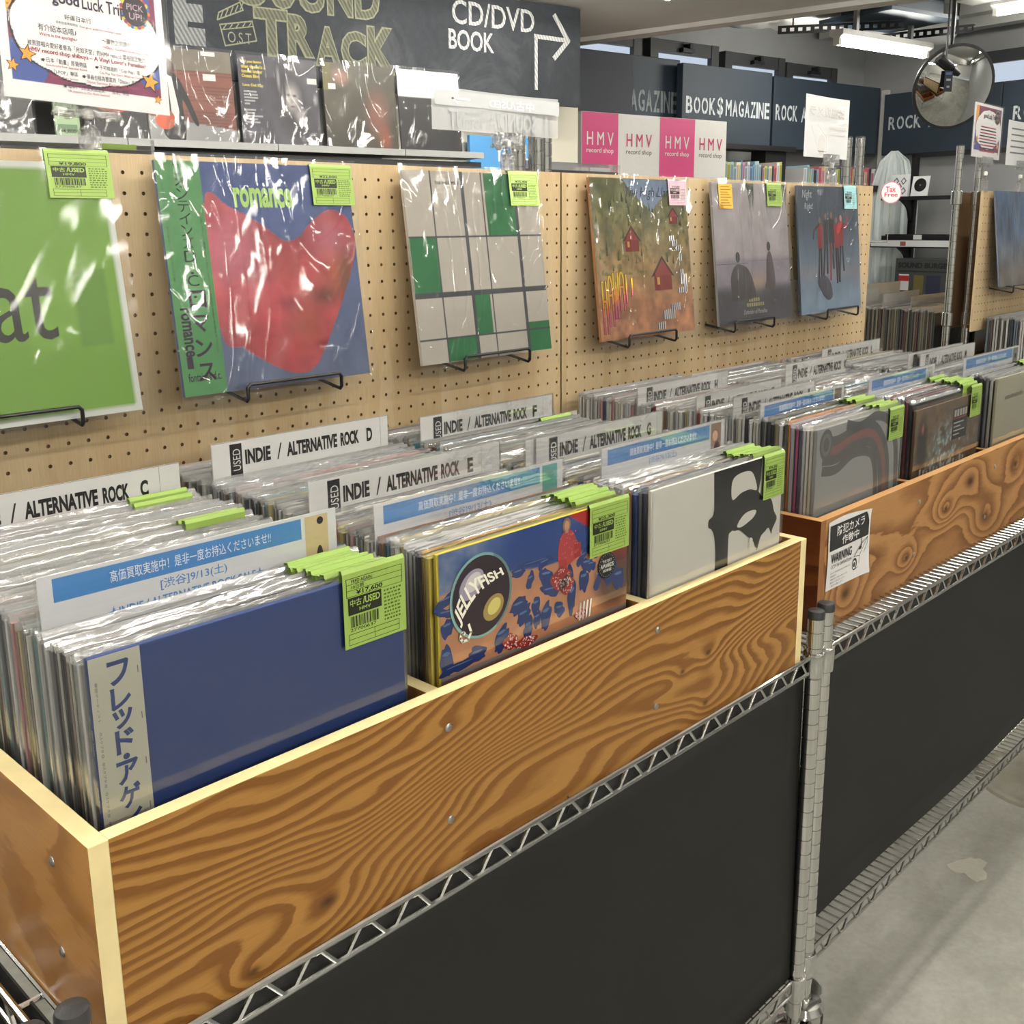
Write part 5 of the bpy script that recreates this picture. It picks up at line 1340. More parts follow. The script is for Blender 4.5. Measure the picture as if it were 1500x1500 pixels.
def f_olive(U, Vv):
    n = fbm(U, Vv, 12, 99)[..., None]; rgb = np.ones(U.shape+(3,))*np.array((74, 70, 58))*(.7+.6*n); e = np.clip(1.4-np.hypot((U-.07)/.04, (Vv+.05)/.03), 0, 1); rgb = put(rgb, e*.7, (190, 140, 120))
    e = np.clip(1.4-np.hypot((U-.22)/.05, (Vv+.18)/.09), 0, 1); rgb = put(rgb, e*.75, (150, 92, 80)); e = np.clip(1.3-np.hypot((U-.25)/.03, (Vv+.27)/.05), 0, 1); rgb = put(rgb, e*.6, (190, 90, 60))
    return put(rgb, (U < .035) & (Vv > -.1), (104, 98, 50))
def figs_blk(b, f): b.ell(f, .09, -.20, .05, .022, .0014, (206, 84, 44), 20, -.1); b.ell(f, .13, -.19, .03, .012, .0016, (160, 60, 40), 16); b.ell(f, .06, -.205, .02, .012, .0016, (226, 150, 90), 16)
ledge_rec('black record sleeve at the far left of the ledge, behind the corner of the poster', .395, .315, flat((42, 42, 44)), (40, 40, 42))
def figs_obi(b, f):
    b.rect(f, 0, .07, -.302, 0, .001, (150, 176, 136))
    for k in range(6): b.rect(f, .004, .066, -.29+k*.05, -.268+k*.05, .0013, [(96, 126, 90), (206, 210, 190), (60, 66, 60), (170, 190, 120), (80, 110, 96), (200, 206, 190)][k])
    b.rect(f, .018, .044, -.19, -.16, .0016, (34, 34, 36)); b.text(f, '¥4,800', .008, .062, -.297, -.282, .0017, (30, 30, 30), .02)
ledge_rec('narrow strip of a record with green and black band on the ledge', .775, .075, None, (150, 176, 136), figs=figs_obi)
ledge_rec('black record cover with an orange shape behind the clear sign clip', .868, .20, flat((44, 44, 46), .7, 8, 2), (40, 40, 42), figs=figs_blk)
ledge_rec('record cover with a figure in black jacket holding an orange ball before a brick wall', 1.075, .305, f_ball, (110, 80, 70), 80, figs=figs_ball)
ledge_rec('dark violet-grey record cover with a pale portrait and yellow lettering', 1.405, .303, f_port, (60, 58, 66), 90, figs=figs_port)
ledge_rec('olive-brown record cover with blurred skin tones on the ledge', 1.732, .305, f_olive, (60, 56, 44), 60, figs=lambda b, f: b.rect(f, .02, .05, -.095, -.075, .0014, (224, 224, 220)))
ledge_rec('black record cover with painted white glare at the right end of the ledge', 2.050, .285, lambda U, Vv: put(np.ones(U.shape+(3,))*np.array((48, 48, 50)), (Vv > -.10), (236, 236, 236)), (50, 50, 50))  # white upper part paints the glare of the plastic into the print

# sign boards and stencilled letters
M['navy'] = pm('dark_slate_board_paint', (50, 62, 74), .55, 0, .12, 3, .04, 60); M['navy2'] = pm('graphite_board_paint', (58, 62, 70), .6, 0, .08, 3)
M['stencil'] = pm('white_stencil_paint', (214, 222, 224), .7, 0, .1, 40); M['stencil_grey'] = pm('grey_stencil_paint', (150, 158, 160), .7, 0, .14, 40)  # the second paint is a greyer tone of the first
def stencil(b, f, s, a0, a1, z0, z1, gap=.5, mi=1):
    n = len(s); W_ = {' ': .5, 'I': .35, 'M': 1.15, '$': .9}; tot = sum(W_.get(ch, 1) for ch in s); k = (a1-a0)/tot; x = a0
    for ch in s:
        w_ = W_.get(ch, 1)*k
        if ch != ' ': 
            b.text(f, ch, x+w_*.07, x+w_*.90, z0, z1, .002, bold=.022, mi=mi)
            if ch not in 'I/1': b.box(f, x+w_*.46, x+w_*.52, z0-.002, z1+.002, .0021, .0026, mi=0)
        x += w_
def board(label, f, a0, a1, z0, z1, texts, mats):
    r = root('sign_board', label, 'sign', f.p((a0+a1)/2, z0))
    b = MB(); b.box(f, a0, a1, z0, z1, -.05, 0); b.build('board', mats[0], r, bevel=.004)
    if texts:
        b = MB()
        for (s, x0, x1, t0, t1) in texts: stencil(b, f, s, x0, x1, t0, t1)
        b.build('stencilled_lettering', mats, r)
    return r
f39 = RF(0, 3.904, 0); f38 = RF(0, 3.80, 0)
board('plain graphite sign board right of the chalkboard', RF(0, 3.86, 0), 3.25, 4.165, .93, 1.395, [], [M['navy2']])
board('dark slate sign board ending in the letters MAGAZINE beside the gap', f39, 4.17, 4.588, .93, 1.403, [('AGAZINE', 4.185, 4.572, 1.098, 1.219)], [M['navy'], M['stencil_grey']])
board('dark slate sign board reading BOOK$MAGAZINE', f38, 4.505, 5.30, .925, 1.372, [('BOOK', 4.53, 4.795, 1.094, 1.19), ('$', 4.80, 4.86, 1.082, 1.20), ('MAGAZINE', 4.872, 5.285, 1.094, 1.19)], [M['navy'], M['stencil']])
board('dark slate sign board reading ROCK A, behind the clear hanging sheet', f39, 5.445, 6.59, .93, 1.378, [('ROCK', 5.462, 5.692, 1.108, 1.206), ('A', 5.722, 5.79, 1.106, 1.204)], [M['navy'], M['stencil']])
fR = RW(6.55, 0, 0)
board('dark slate sign board reading ROCK on the right wall beside the corner', fR, -3.84, -2.98, .915, 1.325, [('ROCK', -3.80, -3.535, 1.085, 1.172), ('A', -3.49, -3.42, 1.083, 1.168), ('P', -3.26, -3.19, 1.083, 1.162)], [M['navy'], M['stencil']])
board('dark slate sign board starting with an R at the right edge of the photo', fR, -2.975, -2.0, .91, 1.318, [('ROCK', -2.90, -2.62, 1.083, 1.168)], [M['navy'], M['stencil']])
b = MB(); b.box(RF(6.60, 3.87, 0), -.02, .012, .55, 1.36, -.02, .03); struct(b.build('trim_4', M['white_metal']))

# light box with shop name
fh = RF(0, 3.6, 0)
r = root('light_box', 'pink and white striped shop-name box on top of the rack', 'sign', fh.p(4.1, .66))
b = MB(); b.box(fh, 3.562, 4.672, .66, 1.036, -.22, 0, col=(232, 231, 226)); b.build('box', M['print'], r, bevel=.003)
b = MB(); PK = (222, 84, 140); WH = (236, 235, 230)
xs = [3.562, 3.820, 4.128, 4.408, 4.672]
for i in range(4):
    pk = i % 2 == 0; a0, a1 = xs[i], xs[i+1]; b.rect(fh, a0+.002, a1-.001, .716, 1.034, .001, PK if pk else WH); w_ = a1-a0; m_ = (a0+a1)/2
    b.text(fh, 'H M V', m_-.094, m_+.094, .868, .936, .002, WH if pk else (206, 70, 116), .008); b.text(fh, 'record shop', m_-.095, m_+.095, .822, .855, .002, WH if pk else (70, 68, 72), .01 if pk else .0)
b.rect(fh, 3.60, 4.2, .66, .712, .001, PK)
b.build('stripes_and_lettering', M['print'], r)
b = MB(); b.box(RF(0, 3.56, 0), 3.56, 4.70, -ZF, .655, -.20, 0); tag(b.build('rack_cabinet', M['cream']), 'low cream cabinet carrying the striped shop-name box', 'cabinet')
# blue picture panel
fy = RF(0, 3.25, 0); r = root('picture_panel', 'bright blue panel with white hand lettering behind the chrome posts', 'panel', fy.p(2.85, .40))
b = MB(); b.box(fy, 2.61, 3.01, .40, .852, -.02, 0, col=(92, 164, 226)); b.build('board', M['print'], r)
b = MB(); b.text(fy, 'YONLA', 2.745, 3.00, .742, .822, .001, (240, 244, 248), .035); b.build('lettering', M['print'], r)

# wall racks: uprights, books
M['black2'] = pm('black_rack_metal', (24, 25, 28), .5)
b = MB(); f9 = RF(0, 3.95, 0)
for (a0, a1) in ((4.6, 4.64), (5.30, 5.50)): b.box(f9, a0, a1, -ZF, .94, 0, .12)
b.box(f9, 4.5, 5.55, .905, .935, 0, .16); b.box(f9, 4.5, 6.5, .66, .70, 0, .30)
tag(b.build('book_rack', M['black2']), 'black metal book rack under the slate sign boards', 'rack')
q = random.Random(21); x = 4.66; k = 0
BC = [((228, 228, 230), 'white'), ((120, 160, 196), 'blue'), ((206, 110, 120), 'red'), ((196, 200, 110), 'yellow-green'), ((70, 74, 84), 'dark'), ((232, 220, 190), 'cream'), ((170, 196, 206), 'pale blue'), ((214, 150, 170), 'pink')]
while x < 6.30:
    if 5.28 < x < 5.50: x = 5.50
    c_, n_ = q.choice(BC); w_ = q.uniform(.016, .030); h = q.uniform(.085, .128); sh = .0 if x < 5.4 else -.01
    b = MB(); b.box(f9, x, x+w_-.001, .702, .702+h+sh, .10, .27, col=c_); b.rect(f9, x+.003, x+w_-.004, .715, .72+h*.7, .2706, tuple(int(v_*.75) for v_ in c_))
    tag(b.build('book', M['print']), ordinal('%s book, row below sign boards, %s' % (n_, 'left of the upright' if x < 5.4 else 'right of the upright')).replace('foremost', 'first'), 'book', 'small books under the sign boards, ' + n_ + (' left' if x < 5.4 else ' right')); x += w_; k += 1
# right wall rack
fs_ = RW(6.2, 0, 0)
b = MB(); b.box(fs_, -3.46, -3.44, 0, .89, -.02, .02)
b = MB()
b.box(fs_, -3.365, -3.325, -ZF, .89, -.03, .0); b.box(fs_, -3.365, -2.2, .865, .895, -.03, 0)
for z, a0 in ((.595, -3.47), (.292, -3.53)):
    b.box(fs_, a0, -2.3, z, z+.022, -.02, .16)
    b.prism(Fr(fs_.p(-3.345, z, 0), fs_.n, (0, 0, 1), -fs_.ex), spline([(.0, -.14), (.02, -.12), (.05, -.05), (.13, -.0)], 3, False)+[(0, 0)], -.008, .008)
b.box(fs_, -3.365, -3.345, -ZF, .6, -.02, .0)
tag(b.build('wall_rack', M['black2']), 'black metal display rack with brackets on the right wall', 'rack')
b = MB(); b.box(fs_, -3.52, -2.3, .300, .340, .162, .166, col=(222, 224, 226))
b.rect(fs_, -3.30, -3.26, .305, .333, .1665, (150, 90, 80))
tag(b.build('shelf_label', M['print']), 'long white label strip along the edge of the middle rack shelf', 'label')
b = MB(); b.box(fs_, -3.47, -2.9, .318, .370, .02, .13); b.box(fs_, -3.45, -3.0, .370, .378, .03, .12); tag(b.build('turntable_box', M['black2'], bevel=.004), 'flat black box lying on the middle rack shelf', 'box')
b = MB(); b.box(fs_, -3.23, -3.17, .345, .375, .131, .133, col=(222, 222, 222)); tag(b.build('price_card', M['print']), 'small white price card on the flat black box', 'card')
ezl = (V((0, 0, 1))+E1*.18).normalized()
def rack_sleeve(label, a, fnb, w_=.135, h=.14):
    f = Fr(fs_.p(a, .619, .13), fs_.ex, ezl); r = root('record', label, 'record', f.p(w_/2, 0)); b = MB(); b.box(f, 0, w_, 0, h, -.006, 0, col=(226, 228, 230)); fnb(b, f, w_, h); b.build('jacket', M['print'], r)
def sq(b, f, w_, h):
    for (x, z) in ((.3, .7), (.7, .7), (.5, .45), (.25, .25), (.75, .25)):
        b.poly(f, [(w_*(x-.16), h*z), (w_*x, h*(z-.18)), (w_*(x+.16), h*z), (w_*x, h*(z+.18))], .0006, (104, 106, 116)); b.poly(f, [(w_*(x-.09), h*z), (w_*x, h*(z-.10)), (w_*(x+.09), h*z), (w_*x, h*(z+.10))], .0010, (226, 228, 230))
def rd(b, f, w_, h): b.ell(f, w_*.5, h*.55, w_*.36, h*.34, .0006, (28, 28, 30), 28); b.ell(f, w_*.5, h*.55, w_*.05, h*.05, .001, (120, 124, 110), 10)
rack_sleeve('small white sleeve with a grey lattice pattern on the upper rack shelf', -3.435, sq); rack_sleeve('small white sleeve with a black disc on the upper rack shelf', -3.275, rd, .12, .125)
fb_ = Fr(fs_.p(0, 0, .155), fs_.ex, (0, 0, 1))
r = root('product_box', 'dark grey boxed record player on the lowest rack shelf', 'box', fb_.p(-3.1, -.02))
b = MB(); b.box(fb_, -3.33, -2.85, -.02, .225, -.15, 0, col=(70, 74, 74)); b.build('box', M['print'], r)
b = MB(); b.text(fb_, 'SOUND BURGER', -3.31, -2.93, .165, .200, .001, (34, 36, 36), .04); b.rect(fb_, -3.31, -2.93, .14, .148, .001, (44, 46, 46)); b.rect(fb_, -3.30, -3.225, .02, .125, .001, (214, 214, 212)); b.rect(fb_, -3.30, -3.225, .08, .115, .002, (170, 50, 50)); b.rect(fb_, -3.19, -3.12, .0, .12, .001, (110, 100, 60)); b.rect(fb_, -3.10, -3.0, -.0, .12, .001, (50, 54, 74)); b.build('box_print', M['print'], r)
b = MB(); b.box(fs_, -3.4, -2.3, -.04, -.02, -.02, .14); b.box(fs_, -3.4, -2.3, -.35, -.33, -.02, .14); tag(b.build('rack_lower_shelf', M['black2']), 'black lower shelves of the right wall rack', 'shelf')
# pale draped column in the corner
b = MB(); fcx = Fr(R(6.32, 3.58, 0), (E1*.55-E2*.83).normalized(), (0, 0, 1)); vs = []; fs = []; nx = 30
for j, z in enumerate((-ZF, -.2, .3, .6, .86, .925)):
    for i in range(nx+1):
        a = -.17+.34*i/nx; k_ = 1 if z < .8 else (.55 if z < .9 else .12); vs.append(fcx.p(a*k_+.0, z, (.02*math.sin(i*1.3)+.010*math.sin(i*2.9+j))*k_))
for j in range(5):
    for i in range(nx): k = j*(nx+1)+i; fs.append((k, k+1, k+nx+2, k+nx+1))
b.add(vs, fs); M['drape'] = pm('pale_curtain', (222, 230, 230), .8, 0, .05, 6)
o = b.build('curtain', M['drape'], None, True); md = o.modifiers.new('t', 'SOLIDIFY'); md.thickness = .004; tag(o, 'pale gathered curtain in the corner below the sign boards', 'curtain')
# round tax free sign on a clear rod standing in the bins across the gap
fo_ = Fr(V((3.62, 1.17, .30)), (.72, -.69, 0), (0, 0, 1))
def bp_sign(cx):
    pass

# mirror, camera, vent
fm_c = R(5.30, 2.56, 1.165)
nm = (-E1*.50-E2*.78+V((0, 0, -.32))).normalized(); up = V((0, 0, 1)); exm = up.cross(nm).normalized(); ezm = nm.cross(exm)
r = root('safety_mirror', 'round convex safety mirror hanging from a bracket near the ceiling', 'mirror', fm_c)
b = MB(); prof = []; Rm = .218
for i in range(13):
    t_ = i/12; rr = Rm*(1-t_); prof.append((max(rr, .0005), .055*(1-(rr/Rm)**2)))
b.lathe(fm_c, prof, 48, nm); t = NT('mirror_silver'); t.prin((.86, .87, .86, 1), .03, 1.0); M['mirror'] = t.m; b.build('mirror_dome', M['mirror'], r, True)
b = MB(); b.lathe(fm_c, [(Rm, -.012), (Rm+.006, -.006), (Rm+.006, .003), (Rm-.001, .005)], 48, nm); b.build('rim', M['rubber'], r, True)
b = MB(); tp = fm_c + ezm*Rm*.75 - nm*.015; b.tube([fm_c-nm*.012, fm_c-nm*.06, V((fm_c.x, fm_c.y, 0))-nm*.06+V((0, 0, CZ))], .012, 10); b.build('bracket_arm', M['black_metal'], r, True)
sp = fm_c+ezm*Rm*.62-exm*.10+nm*.06
r = root('spotlight', 'small dark security camera clamped in front of the round mirror', 'light', sp)  # dark camera housing with a tag, no lamp in it
b = MB(); ax = (exm*.8-ezm*.55); b.lathe(sp-ax*.05, [(.018, 0), (.024, .01), (.024, .085), (.017, .095)], 16, ax); b.lathe(sp+ax*.055, [(.016, 0), (.016, .04), (.012, .05)], 14, ax); b.build('camera_body', M['black_metal'], r, True)
b = MB(); b.tube([sp, sp+V((0, 0, .05)), V((sp.x, sp.y, CZ))], .006, 8); b.build('stem', M['black_metal'], r, True)
ftag = Fr(sp+V((0, 0, -.03))+exm*.02, exm, (0, 0, 1)); b = MB(); b.box(ftag, -.022, .022, -.115, -.01, 0, .002, col=(38, 42, 54)); b.rect(ftag, -.016, .016, -.03, -.018, .0025, (90, 104, 160)); b.rect(ftag, -.012, .012, -.06, -.05, .0025, (170, 172, 180)); b.rect(ftag, -.008, .008, -.095, -.085, .0025, (150, 152, 160)); b.build('hang_tag', M['print'], r)
# dark shelf with box under the high ceiling
fz = Fr((0, 0, 1.56), E1, E2, (0, 0, 1))
r = root('ceiling_rack', 'dark blue-grey plate with perforated angle irons hanging under the ceiling', 'rack', R(5.3, 3.0, 1.5))
M['blue_grey'] = pm('blue_grey_plate', (66, 82, 96), .5)
b = MB(); b.prism(fz, [(5.06, 3.28), (5.66, 3.22), (5.60, 2.74), (5.02, 2.78)], 0, .02); b.build('plate', M['blue_grey'], r)
for (p, q_) in (((4.85, 3.40), (5.30, 2.88)), ((5.52, 3.42), (5.72, 2.72))):
    p = V(p); q_ = V(q_); d = (q_-p); L = d.length; d.normalize(); fa = Fr((E1*p.x+E2*p.y)+V((0, 0, 1.548)), E1*d.x+E2*d.y, (0, 0, 1))
    b = MB(); b.box(fa, 0, L, -.045, -.032, -.002, .002); b.box(fa, 0, L, -.013, 0, -.002, .002); b.box(fa, 0, L, -.002, 0, -.04, 0)
    x = 0
    while x < L: b.box(fa, x, min(L, x+.022), -.034, -.011, -.002, .002); x += .045
    b.build('angle_iron', M['black2'], r)
    for t_ in (.12, .88): h_ = fa.p(L*t_, 0); b = MB(); b.tube([h_, V((h_.x, h_.y, CZ))], .005, 8); b.build('threaded_rod', M['black2'], r, True)
b = MB(); b.prism(fz, [(5.12, 3.18), (5.58, 3.14), (5.54, 2.80), (5.12, 2.82)], .021, .17); b.build('equipment_box', M['navy'], r, bevel=.004)
b = MB(); fv = RF(5.60, 2.62, 1.64)
b.box(fv, -.09, .09, 0, CZ-1.64, -.1, .1)
o = b.build('air_vent', M['white_metal']); 
b = MB()
tag(o, 'white square air outlet beside the bright lamp at the top right', 'vent')
b = MB()
for (x_, z_) in ((6.0, 1.66), (6.28, 1.63)): b.box(RW(x_, 0, 0), -4.0, 4.0, z_, CZ, -.10, 0)
o = struct(b.build('trim_5', M['ceiling_rear']))
# lumpy foil-wrapped duct
b = MB(); q = random.Random(8); vs = []; fs = []; n_ = 40; m_ = 16; rsd = np.random.RandomState(3)
for i in range(n_+1):
    for k in range(m_):
        t_ = 2*math.pi*k/m_; rr = .075+.016*rsd.rand()+.012*math.sin(i*.7); c0 = R(4.55+i*.045, 3.52-.006*i, 1.64-.02*math.sin(i*.25)); vs.append(c0 + E2*rr*math.cos(t_)+V((0, 0, rr*math.sin(t_))))
for i in range(n_):
    for k in range(m_): fs.append((i*m_+k, i*m_+(k+1) % m_, (i+1)*m_+(k+1) % m_, (i+1)*m_+k))
b.add(vs, fs); t = NT('silvery_wrap'); t.prin((.72, .72, .70, 1), .45, .35, t.bump(t.noise(t.obj(), 30, 3), .6)); M['wrap'] = t.m
tag(b.build('air_duct', M['wrap'], None, True), 'lumpy silvery wrapped duct under the high ceiling', 'duct')

# ================================================================== CLIPPED SHEETS AND POSTERS
def clip(r, p, fr, w_=.07, h=.045):
    """clear ball-joint sign clip: bottom jaws at p on the board top, top jaws holding the sheet"""
    b = MB(); f = Fr(p, fr.ex, (0, 0, 1))
    for s in (-1, 1): b.box(f, -.011, .011, -.022, .018, s*.006-.002, s*.006+.002); b.tube([f.p(-.008, .018, s*.006), f.p(0, .024, s*.003), f.p(.008, .018, s*.006)], .003, 6)
    b.box(f, -.006, .006, -.004, .010, -.005, .005)
    b.lathe(f.p(0, .020), [(.003, 0), (.004, .008), (.006, .012), (.006, .018), (.003, .022)], 10)
    b.build('clip_jaws', M['acrylic_thick'], r, True)
    b = MB(); b.lathe(f.p(0, .030), [(.004, 0), (.0065, .002), (.0065, .012), (.004, .014)], 10); b.build('ball_joint', M['white_metal'], r, True)
    b = MB(); fx = Fr(p+V((0, 0, h)), fr.ex, fr.ez)
    for s in (-1, 1): b.box(fx, -w_/2, w_/2, -.002, .020, s*.004-.001, s*.004+.001); b.box(fx, -w_/2, w_/2, -.007, -.002, s*.0055-.0025, s*.0055+.0025)
    for s in (-1, 1): b.lathe(fx.p(s*w_*.28, -.006, -.006), [(.005, 0), (.005, .012)], 8, fx.n)
    b.build('sheet_clamp', M['acrylic_thick'], r)
# guide poster top left
def poster(label, fr, w_, h, cp, text=True, clip_h=.045):
    r = root('poster', label, 'poster', fr.p(w_/2, -h))
    b = MB(); b.box(fr, 0, w_, -h, 0, -.0006, 0, col=(228, 226, 226)); b.build('sheet', M['print'], r)
    s = w_/.24
    def f_bg(U, Vv):
        m = .010*s; rgb = np.ones(U.shape+(3,))*np.array((228, 226, 226)); ins = (U > m*1.2) & (U < w_-m*1.2) & (Vv < -.008*s) & (Vv > -h+.022*s)
        X = U/s; Z = -Vv/s; H = h/s
        bg = np.ones(U.shape+(3,))*np.array((122, 52, 84)); 
        bg = put(bg, (np.hypot(X-.03, Z-(H-.045)) < .032) | (np.hypot(X-.215, Z-(H-.055)) < .022) | (np.hypot(X-.20, Z-.02) < .02), (64, 84, 150))
        bg = put(bg, ((X < .035) & (Z < H*.40)), (226, 160, 70)); bg = put(bg, ((X < .035) & (Z < H*.40)) & (np.hypot(np.mod(X, .006)-.003, np.mod(Z, .006)-.003) < .0011), (150, 90, 60))
        rgb = np.where(ins[..., None], bg, rgb)
        cx, cz = .124, H*.47; ang = np.arctan2(Z-cz, X-cx); rad = np.hypot((X-cx)/.106, (Z-cz)/(H*.36)); lob = 1+.035*np.abs(np.sin(ang*5+.4))
        rgb = put(rgb, (rad < lob+.035) & ins, (34, 30, 40)); rgb = put(rgb, (rad < lob) & ins, (232, 230, 230)); return rgb
    art_grid('cloud_print', fr, 0, w_, -h, 0, 170, 150, f_bg, .0006, r)
    b = MB(); c = .0012; K = (60, 58, 66); Pk = (176, 66, 90)
    def tx(t_, a0, a1, z0, z1, col=K, bo=.0): b.text(fr, t_, a0*s, a1*s, -z1*s, -z0*s, c, col, bo)
    zo = h/s-.150
    tx('good', .075, .113, .028+zo-.018, .046+zo-.018, (52, 46, 70), .03); tx('Luck Trip', .117, .180, .027+zo-.018, .046+zo-.016, (52, 46, 70), .01)
    if text:
        tx('好運日本行', .090, .128, .036+zo, .043+zo, K); tx('日本旅遊情報網站', .078, .108, .046+zo, .0495+zo, K); tx('Your go-to guide for traveling in Japan', .110, .172, .047+zo, .0505+zo, Pk)
        tx('有介紹本店唷♪', .052, .105, .053+zo, .062+zo, K); tx("We're in the spotlight♪", .053, .105, .064+zo, .0695+zo, Pk, .01)
        tx('～購物之前請參考一下吧！', .142, .212, .058+zo, .0655+zo, K); tx('～Check the article before you shop!', .142, .212, .068+zo, .073+zo, Pk, .01)
        tx('被黑膠唱片愛好者譽為「宛如天堂」的HMV record 澀谷店之魅力', .036, .206, .0755+zo, .0825+zo, K); tx("HMV record shop shibuya – A Vinyl Lover's Paradise!", .036, .206, .084+zo, .0915+zo, Pk, .01)
        tx('☛日本「動畫」原聲帶區', .052, .116, .0945+zo, .101+zo, K); tx('Soundtracks from Japanese Anime', .058, .116, .1025+zo, .1062+zo, Pk); tx('☛不可錯過的「City Pop」區', .128, .196, .0945+zo, .101+zo, K); tx("City Pop You Don't Want to Miss!", .134, .196, .1025+zo, .1066+zo, Pk)
        tx('☛「J-POP」專區', .058, .102, .1085+zo, .115+zo, K); tx('Japanese Pops Section', .064, .102, .1165+zo, .120+zo, Pk); tx('☛單曲也極為豐富的「Disco」專區', .108, .192, .1085+zo, .115+zo, K); tx('Disco Section Packed with Singles!', .114, .192, .1165+zo, .1212+zo, Pk)
        tx('☛每年1～2次從英國進貨！「搖滾」專區', .080, .176, .1235+zo, .1305+zo, K); tx('UK Imports in Our Rock Section!', .086, .146, .132+zo, .136+zo, Pk)
    else:
        for k in range(9): b.rect(fr, .05*s+.004*abs(4-k)*s*.6, .20*s-.004*abs(4-k)*s*.6, -(.055+zo+k*.0095)*s, -(.051+zo+k*.0095)*s, c, K if k % 2 else Pk)
    for (x, z, q_) in ((.034, -h/s+.056, .011), (.212, -h/s+.043, .013), (.222, -h/s+.020, .006), (.014, -h/s+.040, .008)):
        b.poly(fr, [(x*s+(q_*s*1.2 if k % 2 == 0 else q_*s*.55)*math.sin(k*math.pi/5+.2), z*s+(q_*s*1.2 if k % 2 == 0 else q_*s*.55)*math.cos(k*math.pi/5+.2)) for k in range(10)], .0010, (38, 30, 40)); b.poly(fr, [(x*s+(q_*s if k % 2 == 0 else q_*s*.45)*math.sin(k*math.pi/5+.2), z*s+(q_*s if k % 2 == 0 else q_*s*.45)*math.cos(k*math.pi/5+.2)) for k in range(10)], .0012, (236, 160, 60))
    zp = -.026*s-zo*s*.5
    for k in range(24): t_ = 2*math.pi*k/24; b.ell(fr, .196*s+.0205*s*math.cos(t_), zp+.0205*s*math.sin(t_), .0034*s, .0034*s, .0010+k*.000002, [(214, 120, 60), (70, 120, 170), (206, 190, 80), (150, 70, 100)][k % 4], 8)
    b.ell(fr, .196*s, zp, .0195*s, .0195*s, .0013, (54, 48, 54), 36); b.text(fr, 'PICK', .183*s, .209*s, zp+.001*s, zp+.0095*s, .0016, (176, 150, 170), .01); b.text(fr, 'UP!', .186*s, .206*s, zp-.011*s, zp-.002*s, .0016, (176, 150, 170), .01)
    b.build('lettering', M['print'], r)
    b = MB(); b.box(fr, -.002, w_+.007*s, -h-.002, .004, .0026, .0030); b.box(fr, -.002, w_+.007*s, -h-.002, .004, -.0030, -.0026); b.build('clear_cover', M['poster_cover'], r)
    clip(r, cp, fr, .095*s, clip_h)
    return r
ya = -.10
pf = Fr((.2375, .606, .7735), (math.cos(.10), math.sin(.10), -.03), (.035, .05, 1))
pf.ez = (pf.ez-pf.ex*pf.ez.dot(pf.ex)).normalized(); pf.n = pf.ex.cross(pf.ez).normalized()
poster('cloud-shaped guide poster in a clear cover, clipped above the lime green cover', pf, .222, .1585, V((.342, .622, .566)), clip_h=.040)
pf = Fr((3.215, .628, .828), (math.cos(.0), math.sin(.0), -.02), (0, 0, 1))
poster('second cloud-shaped guide poster, smaller in view, clipped above the right-edge pegboard', pf, .235, .165, V((3.345, .628, .575)), text=False, clip_h=.07)
def sheet(label, o, w_, h, cp, draw, wave=.004, mat='film', ex=(1, 0, 0), ch=.045):
    fr = Fr(o, ex); r = root('clipped_sheet', label, 'sign', fr.p(w_/2, -h)); b = MB(); nx = 20; nz = 8; vs = []; fs = []
    for j in range(nz+1):
        for i in range(nx+1): a = w_*i/nx; z = -h*j/nz; vs.append(fr.p(a, z-(.0035*math.sin(a/w_*3.3)*wave/.004 if j == 0 else 0), wave*math.sin(a/w_*4.5)))
    for j in range(nz):
        for i in range(nx): k = j*(nx+1)+i; fs.append((k, k+nx+1, k+nx+2, k+1))
    b.add(vs, fs); b.build('sheet', M[mat], r, True)
    b = MB(); draw(b, fr); b.build('show_through_print', M['matte_print'], r); clip(r, cp, fr, .07, ch)
M['paper_film'] = plastic('paper_in_film', .2, .86, .5, 6, .2)
def d_amb(b, f):
    c = .0042; G = (150, 150, 150); D = (176, 178, 180)
    b.rect(f, .004, .314, -.030, -.006, c-.0005, (186, 188, 190)); b.text(f, '中古/USED', .13, .245, -.028, -.012, c, (232, 232, 232), .02, flip=True); b.text(f, 'SOUND/AMBIENT', .035, .25, -.065, -.034, c, D, .03, flip=True); b.line(f, [(.045, -.018), (.085, -.018)], .003, c, (232, 232, 232)); b.line(f, [(.055, -.012), (.043, -.018), (.055, -.024)], .003, c, (232, 232, 232))
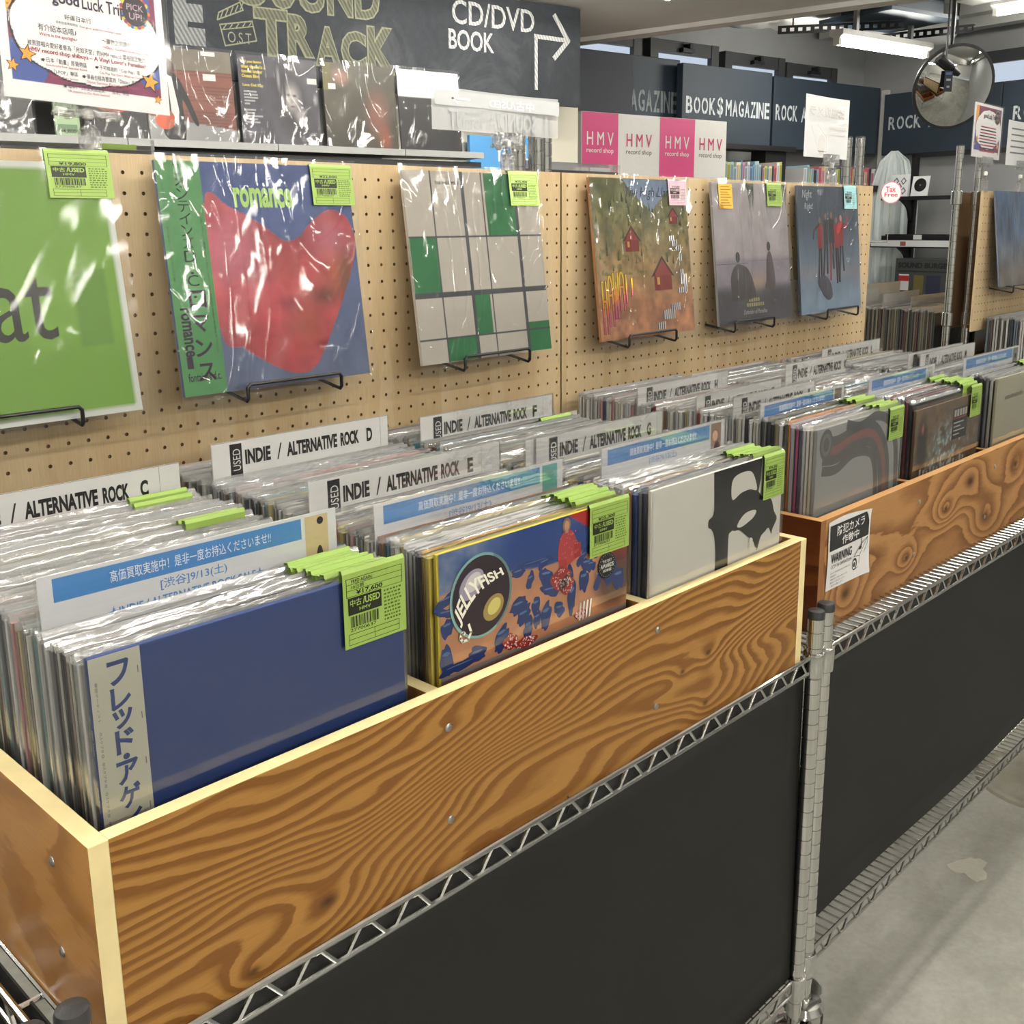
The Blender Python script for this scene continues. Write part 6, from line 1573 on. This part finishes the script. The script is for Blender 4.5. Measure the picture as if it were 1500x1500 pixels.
sheet('long translucent genre sheet seen from behind, clipped above the grid cover', (.933, .632, .689), .318, .070, V((1.108, .628, .566)), d_amb, .003, 'film', ch=.036)
def d_cam(b, f):
    c = -.001; D = (196, 194, 192); b.rect(f, .012, .215, -.062, -.018, c+.0006, (214, 212, 210)); b.text(f, '防犯カメラ', .02, .20, -.050, -.026, c+.003, D, .02, flip=True); b.line(f, [(.03, -.075), (.07, -.135), (.11, -.135), (.11, -.10), (.06, -.07)], .002, c+.003, D); b.ell(f, .085, -.118, .02, .024, c+.003, D); b.rect(f, .12, .21, -.078, -.072, c+.003, D); b.rect(f, .12, .21, -.092, -.086, c+.003, D)
sheet('white notice sheet seen from behind, clipped above the slate blue dancers cover', (2.178, .640, .773), .232, .150, V((2.305, .630, .567)), d_cam, .002, 'paper_film', ch=.045)
sheet('clear-covered white sheet at the very right edge above the far pegboard', (3.60, .66, .80), .20, .15, V((3.70, .640, .575)), lambda b, f: [b.rect(f, .03, .17, -.03-.02*k, -.025-.02*k, .002, (120, 120, 122)) for k in range(5)], .002, 'paper_film', ch=.07)
# tax free disc
o = V((3.11, .735, .0)); 
ft = Fr((2.889, .735, .548), (.75, -.66, 0)); r = root('round_sign', 'small round pink-rimmed tax free sign beside the right end of the second pegboard', 'sign', ft.p(0, -.075))
b = MB(); b.lathe(ft.p(0, 0, -.001), [(.033, 0), (.033, .0015)], 36, ft.n, ) ; b.build('disc', M['white_metal'], r)
b = MB(); n_ = 40
b.ell(ft, 0, 0, .0325, .0325, .0010, (222, 110, 140), 40); b.ell(ft, 0, 0, .0300, .0300, .0013, (226, 228, 228), 40); b.text(ft, 'Tax', -.018, .014, .002, .018, .0016, (206, 60, 90), .02); b.text(ft, 'Free', -.021, .021, -.012, .0, .0016, (206, 60, 90), .02); b.build('lettering', M['print'], r)
b = MB(); b.tube([ft.p(0, -.033, -.002), (2.889, .737, .40), (2.545, .737, .40), (2.52, .737, .44)], .0016, 6); b.build('wire_stem', M['chrome'], r, True)
